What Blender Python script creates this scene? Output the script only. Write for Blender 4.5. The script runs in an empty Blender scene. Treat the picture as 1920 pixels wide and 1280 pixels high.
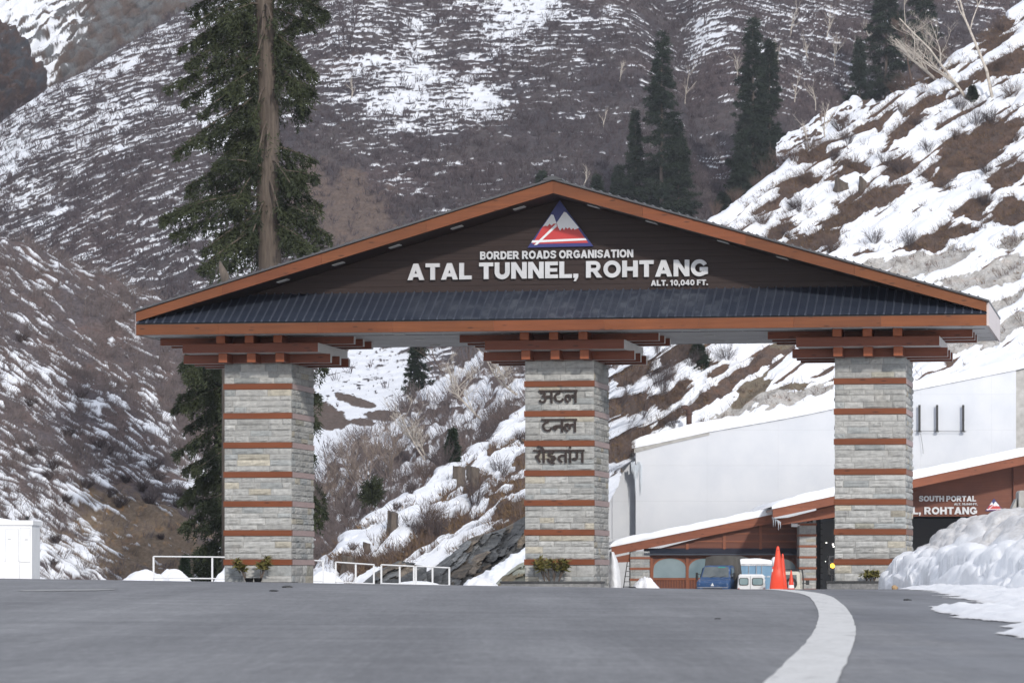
import bpy, math, random
import numpy as np
from math import sin, cos, tan, pi, radians, sqrt, floor
random.seed(7)
RNG = np.random.default_rng(11)
scene = bpy.context.scene
COL = scene.collection
F, CZ, HZ = 7000.0, 1.0, 1075.0          # focal length in photo pixels, camera height, horizon row

def P(px, py, d):
    return ((px-960)/F*d, d, CZ+(HZ-py)/F*d)

# ---------------------------------------------------------------- noise
def _hash(xi, yi, seed):
    h = (xi*374761393 + yi*668265263 + seed*1442695041) & 0xffffffff
    h = ((h ^ (h >> 13))*1274126177) & 0xffffffff
    return (h ^ (h >> 16)) & 0xffff
def perlin(x, y, seed=0):
    x = np.asarray(x, dtype=np.float64); y = np.asarray(y, dtype=np.float64)
    xf = np.floor(x); yf = np.floor(y)
    xi = xf.astype(np.int64); yi = yf.astype(np.int64)
    fx = x-xf; fy = y-yf
    u = fx*fx*fx*(fx*(fx*6-15)+10); v = fy*fy*fy*(fy*(fy*6-15)+10)
    def g(ix, iy, dx, dy):
        a = _hash(ix, iy, seed)*(2*pi/65536.0)
        return np.cos(a)*dx+np.sin(a)*dy
    n00 = g(xi, yi, fx, fy); n10 = g(xi+1, yi, fx-1, fy)
    n01 = g(xi, yi+1, fx, fy-1); n11 = g(xi+1, yi+1, fx-1, fy-1)
    a = n00+u*(n10-n00); b = n01+u*(n11-n01)
    return (a+v*(b-a))*1.4
def fbm(x, y, o=4, seed=0):
    s = 0; a = 1.0; t = 0
    for k in range(o):
        s = s+a*perlin(x*2**k+17.3*k, y*2**k-9.1*k, seed+k*31); t += a; a *= .5
    return s/t
def sstep(a, b, x):
    t = np.clip((x-a)/(b-a), 0, 1); return t*t*(3-2*t)

# ---------------------------------------------------------------- objects
def link(name, me, mat=None, parent=None):
    o = bpy.data.objects.new(name, me); COL.objects.link(o)
    if mat is not None:
        for m in (mat if isinstance(mat, (list, tuple)) else [mat]): me.materials.append(m)
    if parent is not None: o.parent = parent
    return o
def tag(o, label=None, cat=None, group=None, kind=None):
    if label: o['label'] = label
    if cat: o['category'] = cat
    if group: o['group'] = group
    if kind: o['kind'] = kind
    return o
def empty(name, loc, rz=0.0, label=None, cat=None, group=None):
    o = bpy.data.objects.new(name, None); COL.objects.link(o)
    o.location = loc; o.rotation_euler = (0, 0, rz); o.empty_display_size = .3
    return tag(o, label, cat, group)
def copy_tree(o, parent=None):
    c = o.copy(); COL.objects.link(c)
    if parent is not None: c.parent = parent
    for ch in list(o.children): copy_tree(ch, c)
    return c

def raw_mesh(name, V, Fi, n, smooth=False):
    """V (N,3), Fi (M,n) index arrays -> mesh"""
    me = bpy.data.meshes.new(name)
    V = np.ascontiguousarray(V, dtype=np.float32); Fi = np.ascontiguousarray(Fi, dtype=np.int32)
    me.vertices.add(len(V)); me.vertices.foreach_set('co', V.ravel())
    me.loops.add(Fi.size); me.loops.foreach_set('vertex_index', Fi.ravel())
    me.polygons.add(len(Fi)); me.polygons.foreach_set('loop_start', np.arange(0, Fi.size, n, dtype=np.int32))
    me.polygons.foreach_set('use_smooth', np.full(len(Fi), smooth))
    me.update(calc_edges=True)
    return me
def grid_faces(nv, nu):
    i = np.arange(nv*nu).reshape(nv, nu)
    return np.stack([i[:-1, :-1], i[:-1, 1:], i[1:, 1:], i[1:, :-1]], -1).reshape(-1, 4)
def add_col(me, name, rgb):
    a = me.attributes.new(name, 'FLOAT_COLOR', 'POINT')
    c = np.ones((len(rgb), 4), np.float32); c[:, :3] = rgb
    a.data.foreach_set('color', c.ravel())
def add_float(me, name, v):
    a = me.attributes.new(name, 'FLOAT', 'POINT'); a.data.foreach_set('value', np.asarray(v, np.float32).ravel())

class MB:
    def __init__(s): s.v = []; s.f = []; s.m = []; s.c = []
    def add(s, vs, fs, mi=0, col=None):
        b = len(s.v); s.v += [tuple(p) for p in vs]
        for k, f in enumerate(fs):
            s.f.append([b+i for i in f]); s.m.append(mi[k] if isinstance(mi, (list, tuple)) else mi)
        s.c += [col or (1, 1, 1)]*len(vs)
    def box(s, x0, x1, y0, y1, z0, z1, mi=0, col=None):
        # faces order: bottom, top, front(-y), right(+x), back, left
        s.add([(x0,y0,z0),(x1,y0,z0),(x1,y1,z0),(x0,y1,z0),(x0,y0,z1),(x1,y0,z1),(x1,y1,z1),(x0,y1,z1)],
              [(3,2,1,0),(4,5,6,7),(0,1,5,4),(1,2,6,5),(2,3,7,6),(3,0,4,7)], mi, col)
    def prism(s, poly, y0, y1, mi=0, col=None):
        """poly: (x,z) list, counter-clockwise seen from -y; extruded from y0 (front) to y1"""
        n = len(poly)
        vs = [(x, y0, z) for x, z in poly]+[(x, y1, z) for x, z in poly]
        fs = [tuple(range(n)), tuple(range(2*n-1, n-1, -1))]
        for i in range(n):
            j = (i+1) % n; fs.append((i, n+i, n+j, j))
        s.add(vs, fs, mi, col)
    def tube(s, pts, radii, n=6, mi=0, cap=True, col=None):
        pts = [np.array(p, float) for p in pts]; rings = []
        k = len(pts)
        ref = None
        for i in range(k):
            t = pts[min(i+1, k-1)]-pts[max(i-1, 0)]; t = t/(np.linalg.norm(t)+1e-9)
            if ref is None:
                ref = np.cross(t, (0, 0, 1.)) if abs(t[2]) < .9 else np.cross(t, (1., 0, 0))
            ref = ref-t*np.dot(ref, t); ref = ref/(np.linalg.norm(ref)+1e-9)
            b = np.cross(t, ref); r = radii[i] if hasattr(radii, '__len__') else radii
            rings.append([pts[i]+r*(cos(2*pi*q/n)*ref+sin(2*pi*q/n)*b) for q in range(n)])
        vs = [p for r in rings for p in r]; fs = []
        for i in range(k-1):
            for q in range(n):
                a = i*n+q; b2 = i*n+(q+1) % n; fs.append((a, b2, b2+n, a+n))
        if cap:
            fs.append(tuple(range(n-1, -1, -1))); fs.append(tuple(range((k-1)*n, k*n)))
        s.add(vs, fs, mi, col)
    def lathe(s, prof, n=16, cx=0, cy=0, mi=0, col=None):
        vs = [(cx+r*cos(2*pi*q/n), cy+r*sin(2*pi*q/n), z) for r, z in prof for q in range(n)]
        fs = []
        for i in range(len(prof)-1):
            for q in range(n):
                a = i*n+q; b = i*n+(q+1) % n; fs.append((a, b, b+n, a+n))
        s.add(vs, fs, mi, col)
    def disc(s, c, r, axis='y', n=20, mi=0, thick=.02, sx=1):
        """flat disc facing -y"""
        s.prism([(c[0]+r*sx*cos(2*pi*q/n), c[2]+r*sin(2*pi*q/n)) for q in range(n)], c[1]-thick, c[1], mi)
    def build(s, name, mat, parent=None, smooth=False, bevel=0, col=False):
        me = bpy.data.meshes.new(name); me.from_pydata(s.v, [], s.f)
        me.polygons.foreach_set('material_index', s.m)
        if smooth: me.polygons.foreach_set('use_smooth', [True]*len(s.f))
        if col: add_col(me, 'tint', np.array(s.c, np.float32))
        me.update()
        o = link(name, me, mat, parent)
        if bevel:
            b = o.modifiers.new('bevel', 'BEVEL'); b.width = bevel; b.segments = 2; b.limit_method = 'ANGLE'
        return o

# ---------------------------------------------------------------- materials
class NT:
    def __init__(s, m): s.t = m.node_tree; s.n = s.t.nodes; s.l = s.t.links
    def new(s, typ, **kw):
        nd = s.n.new(typ)
        for k, v in kw.items():
            if k.startswith('i_'): nd.inputs[k[2:].replace('_', ' ')].default_value = v
            else: setattr(nd, k, v)
        return nd
    def link(s, a, b): s.l.new(a, b)
    def ramp(s, fac, stops):
        r = s.new('ShaderNodeValToRGB'); el = r.color_ramp.elements
        while len(el) < len(stops): el.new(.5)
        for e, (p, c) in zip(el, stops):
            e.position = p; e.color = (c[0], c[1], c[2], 1) if hasattr(c, '__len__') else (c, c, c, 1)
        s.link(fac, r.inputs[0]); return r.outputs[0]
    def mix(s, fac, a, b, mode='MIX'):
        m = s.new('ShaderNodeMix', data_type='RGBA', blend_type=mode)
        for sock, v in ((m.inputs[0], fac), (m.inputs[6], a), (m.inputs[7], b)):
            if hasattr(v, 'is_output') or isinstance(v, bpy.types.NodeSocket): s.link(v, sock)
            elif hasattr(v, '__len__'): sock.default_value = (v[0], v[1], v[2], 1)
            else: sock.default_value = v
        return m.outputs[2]
    def math(s, op, a, b=0.0, c=None):
        m = s.new('ShaderNodeMath', operation=op)
        for sock, v in zip(m.inputs, (a, b, c)):
            if v is None: continue
            if isinstance(v, bpy.types.NodeSocket): s.link(v, sock)
            else: sock.default_value = v
        return m.outputs[0]
    def noise(s, vec, scale, detail=6, rough=.6, dist=0):
        n = s.new('ShaderNodeTexNoise'); n.inputs['Scale'].default_value = scale; n.inputs['Detail'].default_value = detail
        n.inputs['Roughness'].default_value = rough; n.inputs['Distortion'].default_value = dist
        if vec is not None: s.link(vec, n.inputs['Vector'])
        return n.outputs['Fac']
    def coords(s, scale=(1, 1, 1), rot=(0, 0, 0), kind='Object'):
        c = s.new('ShaderNodeTexCoord'); m = s.new('ShaderNodeMapping')
        m.inputs['Scale'].default_value = scale; m.inputs['Rotation'].default_value = rot
        s.link(c.outputs[kind], m.inputs['Vector']); return m.outputs[0]
    def bump(s, h, strength=.3, dist=.02):
        b = s.new('ShaderNodeBump'); b.inputs['Strength'].default_value = strength; b.inputs['Distance'].default_value = dist
        s.link(h, b.inputs['Height']); return b.outputs[0]

def base_mat(name, color=(.5, .5, .5), rough=.6, metal=0., spec=.5):
    m = bpy.data.materials.new(name); m.use_nodes = True
    t = NT(m); b = t.n['Principled BSDF']
    b.inputs['Base Color'].default_value = (*color, 1); b.inputs['Roughness'].default_value = rough
    b.inputs['Metallic'].default_value = metal; b.inputs['Specular IOR Level'].default_value = spec
    return m, t, b
def noisy(name, c1, c2, scale=5, stretch=(1, 1, 1), rough=.6, metal=0., bump=.15, bdist=.02, detail=6, rot=(0, 0, 0), spec=.4, lo=.3, hi=.7, dirt=None):
    m, t, b = base_mat(name, c1, rough, metal, spec)
    co = t.coords(stretch, rot)
    n = t.noise(co, scale, detail)
    c = t.ramp(n, [(lo, c1), (hi, c2)])
    if dirt:
        n2 = t.noise(t.coords(), dirt[0], 8, .7)
        c = t.mix(t.ramp(n2, [(dirt[1], 0.), (dirt[2], 1.)]), c, dirt[3])
    t.link(c, b.inputs['Base Color'])
    if bump: t.link(t.bump(n, bump, bdist), b.inputs['Normal'])
    rr = t.new('ShaderNodeMapRange'); rr.inputs['To Min'].default_value = max(0, rough-.1); rr.inputs['To Max'].default_value = min(1, rough+.12)
    t.link(n, rr.inputs[0]); t.link(rr.outputs[0], b.inputs['Roughness'])
    return m
def wood(name, c1, c2, axis, knots=True, rough=.5, scale=1.0, tint=False):
    m, t, b = base_mat(name, c1, rough, 0, .35)
    st = {'x': (.35, 9, 9), 'z': (9, 9, .35), 'y': (9, .35, 9)}[axis]
    co = t.coords(tuple(q*scale for q in st))
    n = t.noise(co, 1.6, 8, .65, .6)
    c = t.ramp(n, [(.28, c1), (.72, c2)])
    big = t.noise(t.coords((.5*scale,)*3), 1.3, 3)
    c = t.mix(t.ramp(big, [(.3, .0), (.75, .55)]), c, tuple(q*.62 for q in c1))
    if knots:
        kc = t.coords({'x': (1.3, 5, 5), 'z': (5, 5, 1.3), 'y': (5, 1.3, 5)}[axis])
        vo = t.new('ShaderNodeTexVoronoi'); vo.inputs['Scale'].default_value = 1.6*scale; t.link(kc, vo.inputs['Vector'])
        c = t.mix(t.ramp(vo.outputs['Distance'], [(.09, .75), (.19, .0)]), c, tuple(q*.3 for q in c1))
    if tint: c = t.mix(1., c, t.new('ShaderNodeAttribute', attribute_name='tint').outputs['Color'], 'MULTIPLY')
    t.link(c, b.inputs['Base Color']); t.link(t.bump(n, .12, .01), b.inputs['Normal'])
    return m
def emis(name, color, s):
    m, t, b = base_mat(name, color, .5)
    b.inputs['Emission Color'].default_value = (*color, 1); b.inputs['Emission Strength'].default_value = s
    return m

M = {}
M['fascia'] = wood('fascia_wood', (.15, .044, .014), (.235, .074, .024), 'x', tint=True)
M['beam'] = wood('bracket_wood', (.15, .042, .022), (.22, .066, .032), 'x', rough=.5)
M['beam_end'] = wood('bracket_end_wood', (.27, .075, .03), (.36, .11, .045), 'z', False)
M['band'] = wood('band_wood', (.16, .045, .016), (.235, .068, .024), 'x')
M['band_side'] = noisy('faded_band', (.34, .24, .23), (.42, .31, .29), 3, (1, 1, 6), .6)
M['portal_wood'] = wood('portal_wood', (.13, .036, .017), (.2, .062, .029), 'x', False, scale=.8)
M['portal_post'] = wood('portal_post_wood', (.22, .066, .027), (.32, .1, .042), 'z', False)
M['pale'] = noisy('pale_underside', (.5, .49, .48), (.62, .6, .58), 2, rough=.6)
M['soffit'] = noisy('soffit_panel', (.5, .5, .5), (.6, .6, .6), 1.2, rough=.45, bump=.02)
M['endcap'] = noisy('end_panel', (.52, .45, .44), (.6, .54, .53), 1.5, rough=.5, bump=.03)
M['roof'] = noisy('dark_roof_sheet', (.06, .06, .065), (.09, .09, .095), 3, rough=.45)
M['letters'] = noisy('letter_metal', (.5, .5, .51), (.6, .6, .61), 3, rough=.4, metal=.2, bump=.04)
M['hindi'] = noisy('dark_letter', (.02, .012, .010), (.04, .024, .02), 4, rough=.5)
M['white'] = noisy('white_paint', (.72, .73, .74), (.82, .82, .82), 1.5, rough=.5, bump=.05)
M['navy'] = base_mat('emblem_blue', (.03, .035, .17), .4)[0]
M['red'] = base_mat('emblem_red', (.52, .04, .04), .4)[0]
M['emwhite'] = base_mat('emblem_white', (.78, .78, .8), .4)[0]
M['black'] = noisy('black_trim', (.012, .012, .013), (.03, .03, .03), 5, rough=.5)
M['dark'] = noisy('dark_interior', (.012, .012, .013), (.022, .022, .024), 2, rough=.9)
M['lamp'] = emis('lamp_white', (1, .97, .9), 6.)
M['amber'] = emis('lamp_amber', (1, .5, .02), 5.)
M['lens'] = noisy('lamp_panel', (.5, .5, .49), (.58, .58, .57), 3, rough=.3)
# gable boards: dark brown planks with thin joints
def gable_mat():
    m, t, b = base_mat('gable_boards', (.05, .03, .026), .55, 0, .3)
    co = t.coords()
    sp = t.new('ShaderNodeSeparateXYZ'); t.link(co, sp.inputs[0])
    fr = t.math('FRACT', t.math('MULTIPLY', sp.outputs['Z'], 6.6))
    line = t.ramp(fr, [(.0, 0.), (.08, 1.)])
    n = t.noise(t.coords((.5, 4, 14)), 2, 6)
    c = t.ramp(n, [(.3, (.022, .0125, .011)), (.7, (.038, .023, .0195))])
    c = t.mix(line, (.014, .009, .008), c)
    t.link(c, b.inputs['Base Color']); t.link(t.bump(line, .4, .01), b.inputs['Normal'])
    return m
M['gable'] = gable_mat()
def canopy_mat():
    m, t, b = base_mat('blue_metal_sheet', (.04, .05, .075), .36, 0., .5)
    n = t.noise(t.coords((1.4, 1, 1.6)), 1.9, 9, .72)
    sp = t.new('ShaderNodeSeparateXYZ'); t.link(t.coords(), sp.inputs[0])
    win = t.math('MULTIPLY', t.ramp(sp.outputs['Z'], [(0, 0.), (1, 0.)]), 1.)
    # worn dusty patches only near the middle of the sheet
    mr = t.new('ShaderNodeMapRange'); mr.inputs['From Min'].default_value = 5.2; mr.inputs['From Max'].default_value = 2.2
    t.link(t.math('ABSOLUTE', t.math('SUBTRACT', sp.outputs['X'], 1.0)), mr.inputs[0])
    wear = t.math('MULTIPLY', t.ramp(n, [(.5, 0.), (.58, 1.)]), mr.outputs[0])
    c0 = t.ramp(t.noise(t.coords((.6, 2, 2)), 2, 5), [(.3, (.022, .028, .044)), (.7, (.036, .044, .063))])
    c = t.mix(t.math('MULTIPLY', wear, .38), c0, (.13, .145, .17))
    t.link(c, b.inputs['Base Color'])
    return m
M['canopy'] = canopy_mat()
M['rib'] = noisy('blue_metal_rib_glint', (.045, .054, .076), (.07, .08, .105), 6, (1, .3, .3), .32, bump=0)  # paler than the sheet: the sun glint on the ribs is put into the colour
def stone_mat():
    m, t, b = base_mat('stone_cladding', (.4, .39, .36), .85, 0, .25)
    at = t.new('ShaderNodeAttribute', attribute_name='tint')
    n = t.noise(t.coords(), 9, 10, .7)
    n2 = t.noise(t.coords((1, 1, 2.5)), 26, 6, .7)
    n3 = t.noise(t.coords(), 1.1, 4)
    c = t.mix(1., at.outputs['Color'], t.ramp(n, [(.25, (.62, .62, .62)), (.7, (1.1, 1.1, 1.08))]), 'MULTIPLY')
    c = t.mix(t.ramp(n2, [(.58, 0.), (.76, .32)]), c, (.19, .18, .165))
    c = t.mix(t.ramp(n3, [(.58, 0.), (.78, .16)]), c, (.36, .29, .2))
    t.link(c, b.inputs['Base Color'])
    h = t.math('ADD', n, t.math('MULTIPLY', n2, .5))
    t.link(t.bump(h, .42, .02), b.inputs['Normal'])
    return m
M['stone'] = stone_mat()
M['mortar'] = noisy('mortar', (.24, .235, .225), (.32, .31, .29), 12, rough=.95)
def terrain_mat(name, k=.5, nscale=.9, detail_scale=3., bump=.6, bdist=.25, snowcol=(.86, .88, .92), lo=.42, hi=.58):
    m, t, b = base_mat(name, (.5, .5, .5), .9, 0, .15)
    al = t.new('ShaderNodeAttribute', attribute_name='alb'); sn = t.new('ShaderNodeAttribute', attribute_name='snow')
    n = t.noise(t.coords(), nscale, 8, .65); n2 = t.noise(t.coords(), detail_scale, 8, .7)
    v = t.math('ADD', sn.outputs['Fac'], t.math('MULTIPLY', t.math('SUBTRACT', n, .5), k))
    v = t.math('ADD', v, t.math('MULTIPLY', t.math('SUBTRACT', n2, .5), k*.5))
    mask = t.ramp(v, [(lo, 0.), (hi, 1.)])
    g = t.mix(1., al.outputs['Color'], t.ramp(n2, [(.3, (.64, .64, .64)), (.7, (1.32, 1.3, 1.3))]), 'MULTIPLY')
    g = t.mix(t.ramp(n, [(.55, 0.), (.75, .4)]), g, t.mix(1., g, (1.35, .95, .75), 'MULTIPLY'))
    sc = t.ramp(t.noise(t.coords(), nscale*.7, 5), [(.3, tuple(q*.93 for q in snowcol)), (.7, snowcol)])
    t.link(t.mix(mask, g, sc), b.inputs['Base Color'])
    mr = t.new('ShaderNodeMapRange'); mr.inputs['To Min'].default_value = .95; mr.inputs['To Max'].default_value = .65
    t.link(mask, mr.inputs[0]); t.link(mr.outputs[0], b.inputs['Roughness'])
    inv = t.math('SUBTRACT', 1.15, mask)
    h = t.math('ADD', t.math('MULTIPLY', t.math('ADD', n2, t.math('MULTIPLY', n, 1.)), inv), t.math('MULTIPLY', mask, .6))
    t.link(t.bump(h, bump, bdist), b.inputs['Normal'])
    return m
M['mountain'] = terrain_mat('mountain_ground', .55, .5, 2.4, .8, .4, (.74, .76, .80), .24, .84)
M['hill'] = terrain_mat('hill_ground', .42, 1.1, 5., .7, .12, (.77, .79, .83), .25, .84)
M['slope'] = terrain_mat('slope_ground', .2, 1.2, 6., .6, .1, (.8, .82, .86), .38, .62)
M['snow'] = noisy('snow', (.8, .82, .86), (.9, .915, .94), 3, rough=.6, bump=.35, bdist=.03, detail=10, spec=.25)
M['snow_dirty'] = None
def rock_mat(name, cs, scale=.8, stretch=(1, 1, 1), rot=(0, 0, 0)):
    m, t, b = base_mat(name, cs[1], .85, 0, .3)
    n = t.noise(t.coords(stretch, rot), scale, 10, .7, .4)
    c = t.ramp(n, [(.28, cs[0]), (.5, cs[1]), (.72, cs[2])])
    n2 = t.noise(t.coords(), scale*3, 8, .7)
    c = t.mix(t.ramp(n2, [(.55, 0.), (.7, .6)]), c, cs[3])
    at = t.new('ShaderNodeAttribute', attribute_name='tint'); c = t.mix(1., c, at.outputs['Color'], 'MULTIPLY')
    t.link(c, b.inputs['Base Color']); t.link(t.bump(n, .8, .15), b.inputs['Normal'])
    return m
M['rock'] = rock_mat('grey_rock', [(.035, .036, .04), (.13, .132, .13), (.3, .295, .28), (.14, .09, .06)], 1.1, (1, 1, 4), (0, .7, 0))
M['rock_pale'] = rock_mat('lichen_rock', [(.13, .13, .10), (.27, .27, .22), (.4, .4, .34), (.2, .2, .12)], 2.2)
M['needle'] = noisy('needles', (.022, .03, .016), (.055, .066, .032), .9, rough=.7, bump=0, spec=.2, lo=.35, hi=.65)
M['needle_far'] = noisy('needles_far', (.012, .022, .014), (.034, .048, .03), .5, rough=.8, bump=0, spec=.15, lo=.35, hi=.65)
M['bark'] = noisy('fir_bark', (.07, .055, .045), (.132, .106, .086), 12, (1, 1, .1), .9, bump=.8, bdist=.05, detail=8, lo=.35, hi=.65)
M['darkbark'] = noisy('dark_bark', (.07, .055, .045), (.14, .11, .09), 6, (1, 1, .2), .9, bump=.5)
M['birch'] = noisy('birch_bark', (.32, .28, .24), (.55, .5, .44), 4, rough=.8, bump=.2, lo=.35, hi=.6)
M['twig_grey'] = noisy('grey_twigs', (.10, .085, .085), (.19, .158, .152), .8, rough=.9, bump=0, spec=.1)
M['straw'] = noisy('dry_grass', (.13, .082, .048), (.24, .165, .1), .7, rough=.9, bump=0, spec=.1)
M['twig'] = noisy('twigs', (.085, .062, .055), (.17, .125, .105), .8, rough=.9, bump=0, spec=.1)
M['twig_dark'] = noisy('dark_twigs', (.06, .05, .052), (.12, .098, .095), .8, rough=.9, bump=0, spec=.1)
M['twig_far'] = noisy('far_twigs', (.055, .045, .05), (.11, .09, .095), .25, rough=.9, bump=0, spec=.1)
M['pale_twig'] = noisy('pale_twigs', (.2, .16, .135), (.36, .3, .26), .8, rough=.9, bump=0, spec=.1)
M['stump'] = noisy('stump_wood', (.045, .037, .031), (.15, .122, .1), 5, (1, 1, .25), .9, bump=.6, bdist=.05)
M['leaf'] = noisy('shrub_leaves', (.075, .085, .02), (.23, .19, .06), 6, rough=.55, bump=0)
M['rail'] = noisy('white_rail_paint', (.7, .71, .73), (.8, .8, .8), 3, rough=.45, bump=.03)
M['paint_faint'] = noisy('faint_paint', (.16, .16, .165), (.33, .33, .32), 9, rough=.7, bump=0)
# ================================================================ THE GATE
TH = math.atan(1220/F); CT, ST = cos(TH), sin(TH)
G0y = 87.5; G0x = (1049-960)/F*G0y
gate = empty('entrance_gate', (G0x, G0y, 0), -TH, 'wide timber-clad gabled road gateway on three banded stone pillars, lettered across its gable', 'gateway')
def gp(px, py, v):
    t = (px-960)/F
    u = (t*(G0y+v*CT)-G0x-v*ST)/(CT+t*ST)
    Y = G0y-u*ST+v*CT
    return u, CZ+(HZ-py)/F*Y
def gw(u, v, z): return (G0x+u*CT+v*ST, G0y-u*ST+v*CT, z)

VF, VB, VG, VM = -1.75, 4.25, -.45, -.8
UL = gp(255, 600, VF)[0]; UR = gp(1849.5, 580, VF)[0]; UA = gp(1037, 340, VF)[0]
ZA, ZE, ZS = 10.02, 7.12, 6.585
def ztop(u): return ZA+(ZE-ZA)*(abs(u-UA)/((UR-UA) if u > UA else (UA-UL)))
def rth(u): return .285-.065*abs(u-UA)/9.8
# fascias ---------------------------------------------------------
_r = random.Random(12)
def btint(): k = _r.uniform(.82, 1.14); return (k, k*_r.uniform(.95, 1.05), k*_r.uniform(.93, 1.05))
for (ua, ub) in ((UL, UA), (UA, UR)):
    mb = MB(); us = [ua+(ub-ua)*f for f in (0, .21, .45, .70, 1)]
    for p_, q_ in zip(us[:-1], us[1:]):
        q2 = q_-.004 if q_ != ub else q_
        mb.prism([(p_, ztop(p_)-rth(p_)), (q2, ztop(q2)-rth(q2)), (q2, ztop(q2)), (p_, ztop(p_))], VF, VF+.1, 0, btint())
    mb.build('rake_fascia', M['fascia'], gate, col=True)
mb = MB()
xs = UL+(UR-UL)*np.array([0, .1, .22, .31, .43, .56, .67, .78, .88, 1])
for i in range(9): mb.box(xs[i]+.003, xs[i+1], VF+.0007*(i % 3), VF+.1, ZS, 6.825, 0, btint())
mb.build('eave_fascia', M['fascia'], gate, col=True)
# roof: two ribbed metal planes ----------------------------------
rf = MB()
for (ua, ub) in ((UL-.06, UA), (UA, UR+.06)):
    za, zb = ztop(ua), ztop(ub)
    rf.add([(ua, VF-.06, za+.012), (ub, VF-.06, zb+.012), (ub, VB+.05, zb+.012), (ua, VB+.05, za+.012),
            (ua, VF-.06, za+.055), (ub, VF-.06, zb+.055), (ub, VB+.05, zb+.055), (ua, VB+.05, za+.055)],
           [(3,2,1,0),(4,5,6,7),(0,1,5,4),(1,2,6,5),(2,3,7,6),(3,0,4,7)])
    for k in range(int(abs(ub-ua)/.2)):
        u = min(ua, ub)+.1+k*.2; z = ztop(u)+.055; dz = (ztop(u+.02)-ztop(u-.02))
        rf.add([(u-.02, VF-.06, z-dz/2), (u+.02, VF-.06, z+dz/2), (u+.012, VF-.06, z+.025), (u-.012, VF-.06, z+.025),
                (u-.02, VB+.05, z-dz/2), (u+.02, VB+.05, z+dz/2), (u+.012, VB+.05, z+.025), (u-.012, VB+.05, z+.025)],
               [(0,1,2,3),(7,6,5,4),(1,5,6,2),(2,6,7,3),(3,7,4,0)])
roof = rf.build('roof', M['roof'], gate)
rg = MB()
rg.prism([(UA-.22, ztop(UA-.22)+.075), (UA+.22, ztop(UA+.22)+.075), (UA+.22, ztop(UA+.22)+.1), (UA, ZA+.115), (UA-.22, ztop(UA-.22)+.1)], VF-.08, VB+.07)
rg.build('ridge_cap', M['roof'], roof)
# underside of the overhang + gable board
def zund(u): return ztop(u)-rth(u)-.01
sf = MB()
for (ua, ub) in ((UL, UA), (UA, UR)):
    sf.add([(ua, VF+.1, zund(ua)), (ub, VF+.1, zund(ub)), (ub, VG+.1, zund(ub)), (ua, VG+.1, zund(ua))], [(3,2,1,0)])
sf.build('overhang_lining', M['gable'], gate)
gb = MB()
gb.prism([(UL+.1, 6.6), (UR-.1, 6.6), (UR-.1, zund(UR-.1)+.06), (UA, zund(UA)+.06), (UL+.1, zund(UL+.1)+.06)], VG, VG+.12)
gable = gb.build('gable_board', M['gable'], gate)
bk = MB()
bk.prism([(UL+.1, ZS+.02), (UR-.1, ZS+.02), (UR-.1, zund(UR-.1)), (UA, zund(UA)), (UL+.1, zund(UL+.1))], VB-.12, VB-.02)
bk.build('rear_gable_board', M['gable'], gate)
sf = MB(); sf.box(UL+.02, UR-.02, VF+.103, VB, ZS+.02, ZS+.06)
for k in range(1, 14):   # panel joints as shallow strips
    u = UL+(UR-UL)*k/14; sf.box(u-.008, u+.008, VF+.11, VB-.01, ZS+.014, ZS+.02)
for v in (-.3, 1.2, 2.7): sf.box(UL+.05, UR-.05, v-.008, v+.008, ZS+.012, ZS+.02)
soffit = sf.build('soffit', M['soffit'], gate)
for (px, py) in ((748, 627), (788, 637), (817, 648), (1302, 620), (1330, 630), (1351, 641), (1815, 613), (1848, 634)):
    # flush lamps of the soffit: find v so that the point at soffit height shows at (px,py)
    Y = (ZS+.0-CZ)*F/(HZ-py); t = (px-960)/F; X = t*Y
    dx, dy = X-G0x, Y-G0y; u = dx*CT-dy*ST; v = dx*ST+dy*CT
    l = MB(); l.box(u-.13, u+.13, v-.13, v+.13, ZS-.004, ZS+.014)
    l.build('soffit_lamp', M['lens'], gate)
for (px, py) in ((974, 387), (857, 424), (741, 461), (635, 494), (531, 527), (1113, 386), (1222, 419), (1356, 454), (1467, 487)):
    u = gp(px, py, -1.2)[0]; s = (zund(u+.1)-zund(u-.1))/.2
    l = MB(); l.add([(u+a, -1.2+b, zund(u)+s*a-c) for c in (.012, .03) for (a, b) in ((-.13, -.13), (.13, -.13), (.13, .13), (-.13, .13))],
                    [(0,1,2,3),(7,6,5,4),(0,4,5,1),(1,5,6,2),(2,6,7,3),(3,7,4,0)])
    l.build('overhang_lamp', M['lens'], gate)
for (ux, s) in ((UL, -1), (UR, 1)):
    ec = MB(); a, b = sorted((ux, ux+s*.05))
    ec.add([(a, VF+.1, ZS), (b, VF+.1, ZS), (b, VB, ZS), (a, VB, ZS), (a, VF+.1, ZE-.01), (b, VF+.1, ZE-.01), (b, VB, ZE-.01), (a, VB, ZE-.01)],
           [(3,2,1,0),(4,5,6,7),(0,1,5,4),(1,2,6,5),(2,3,7,6),(3,0,4,7)])
    ec.build('end_panel', M['endcap'], gate)
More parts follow.
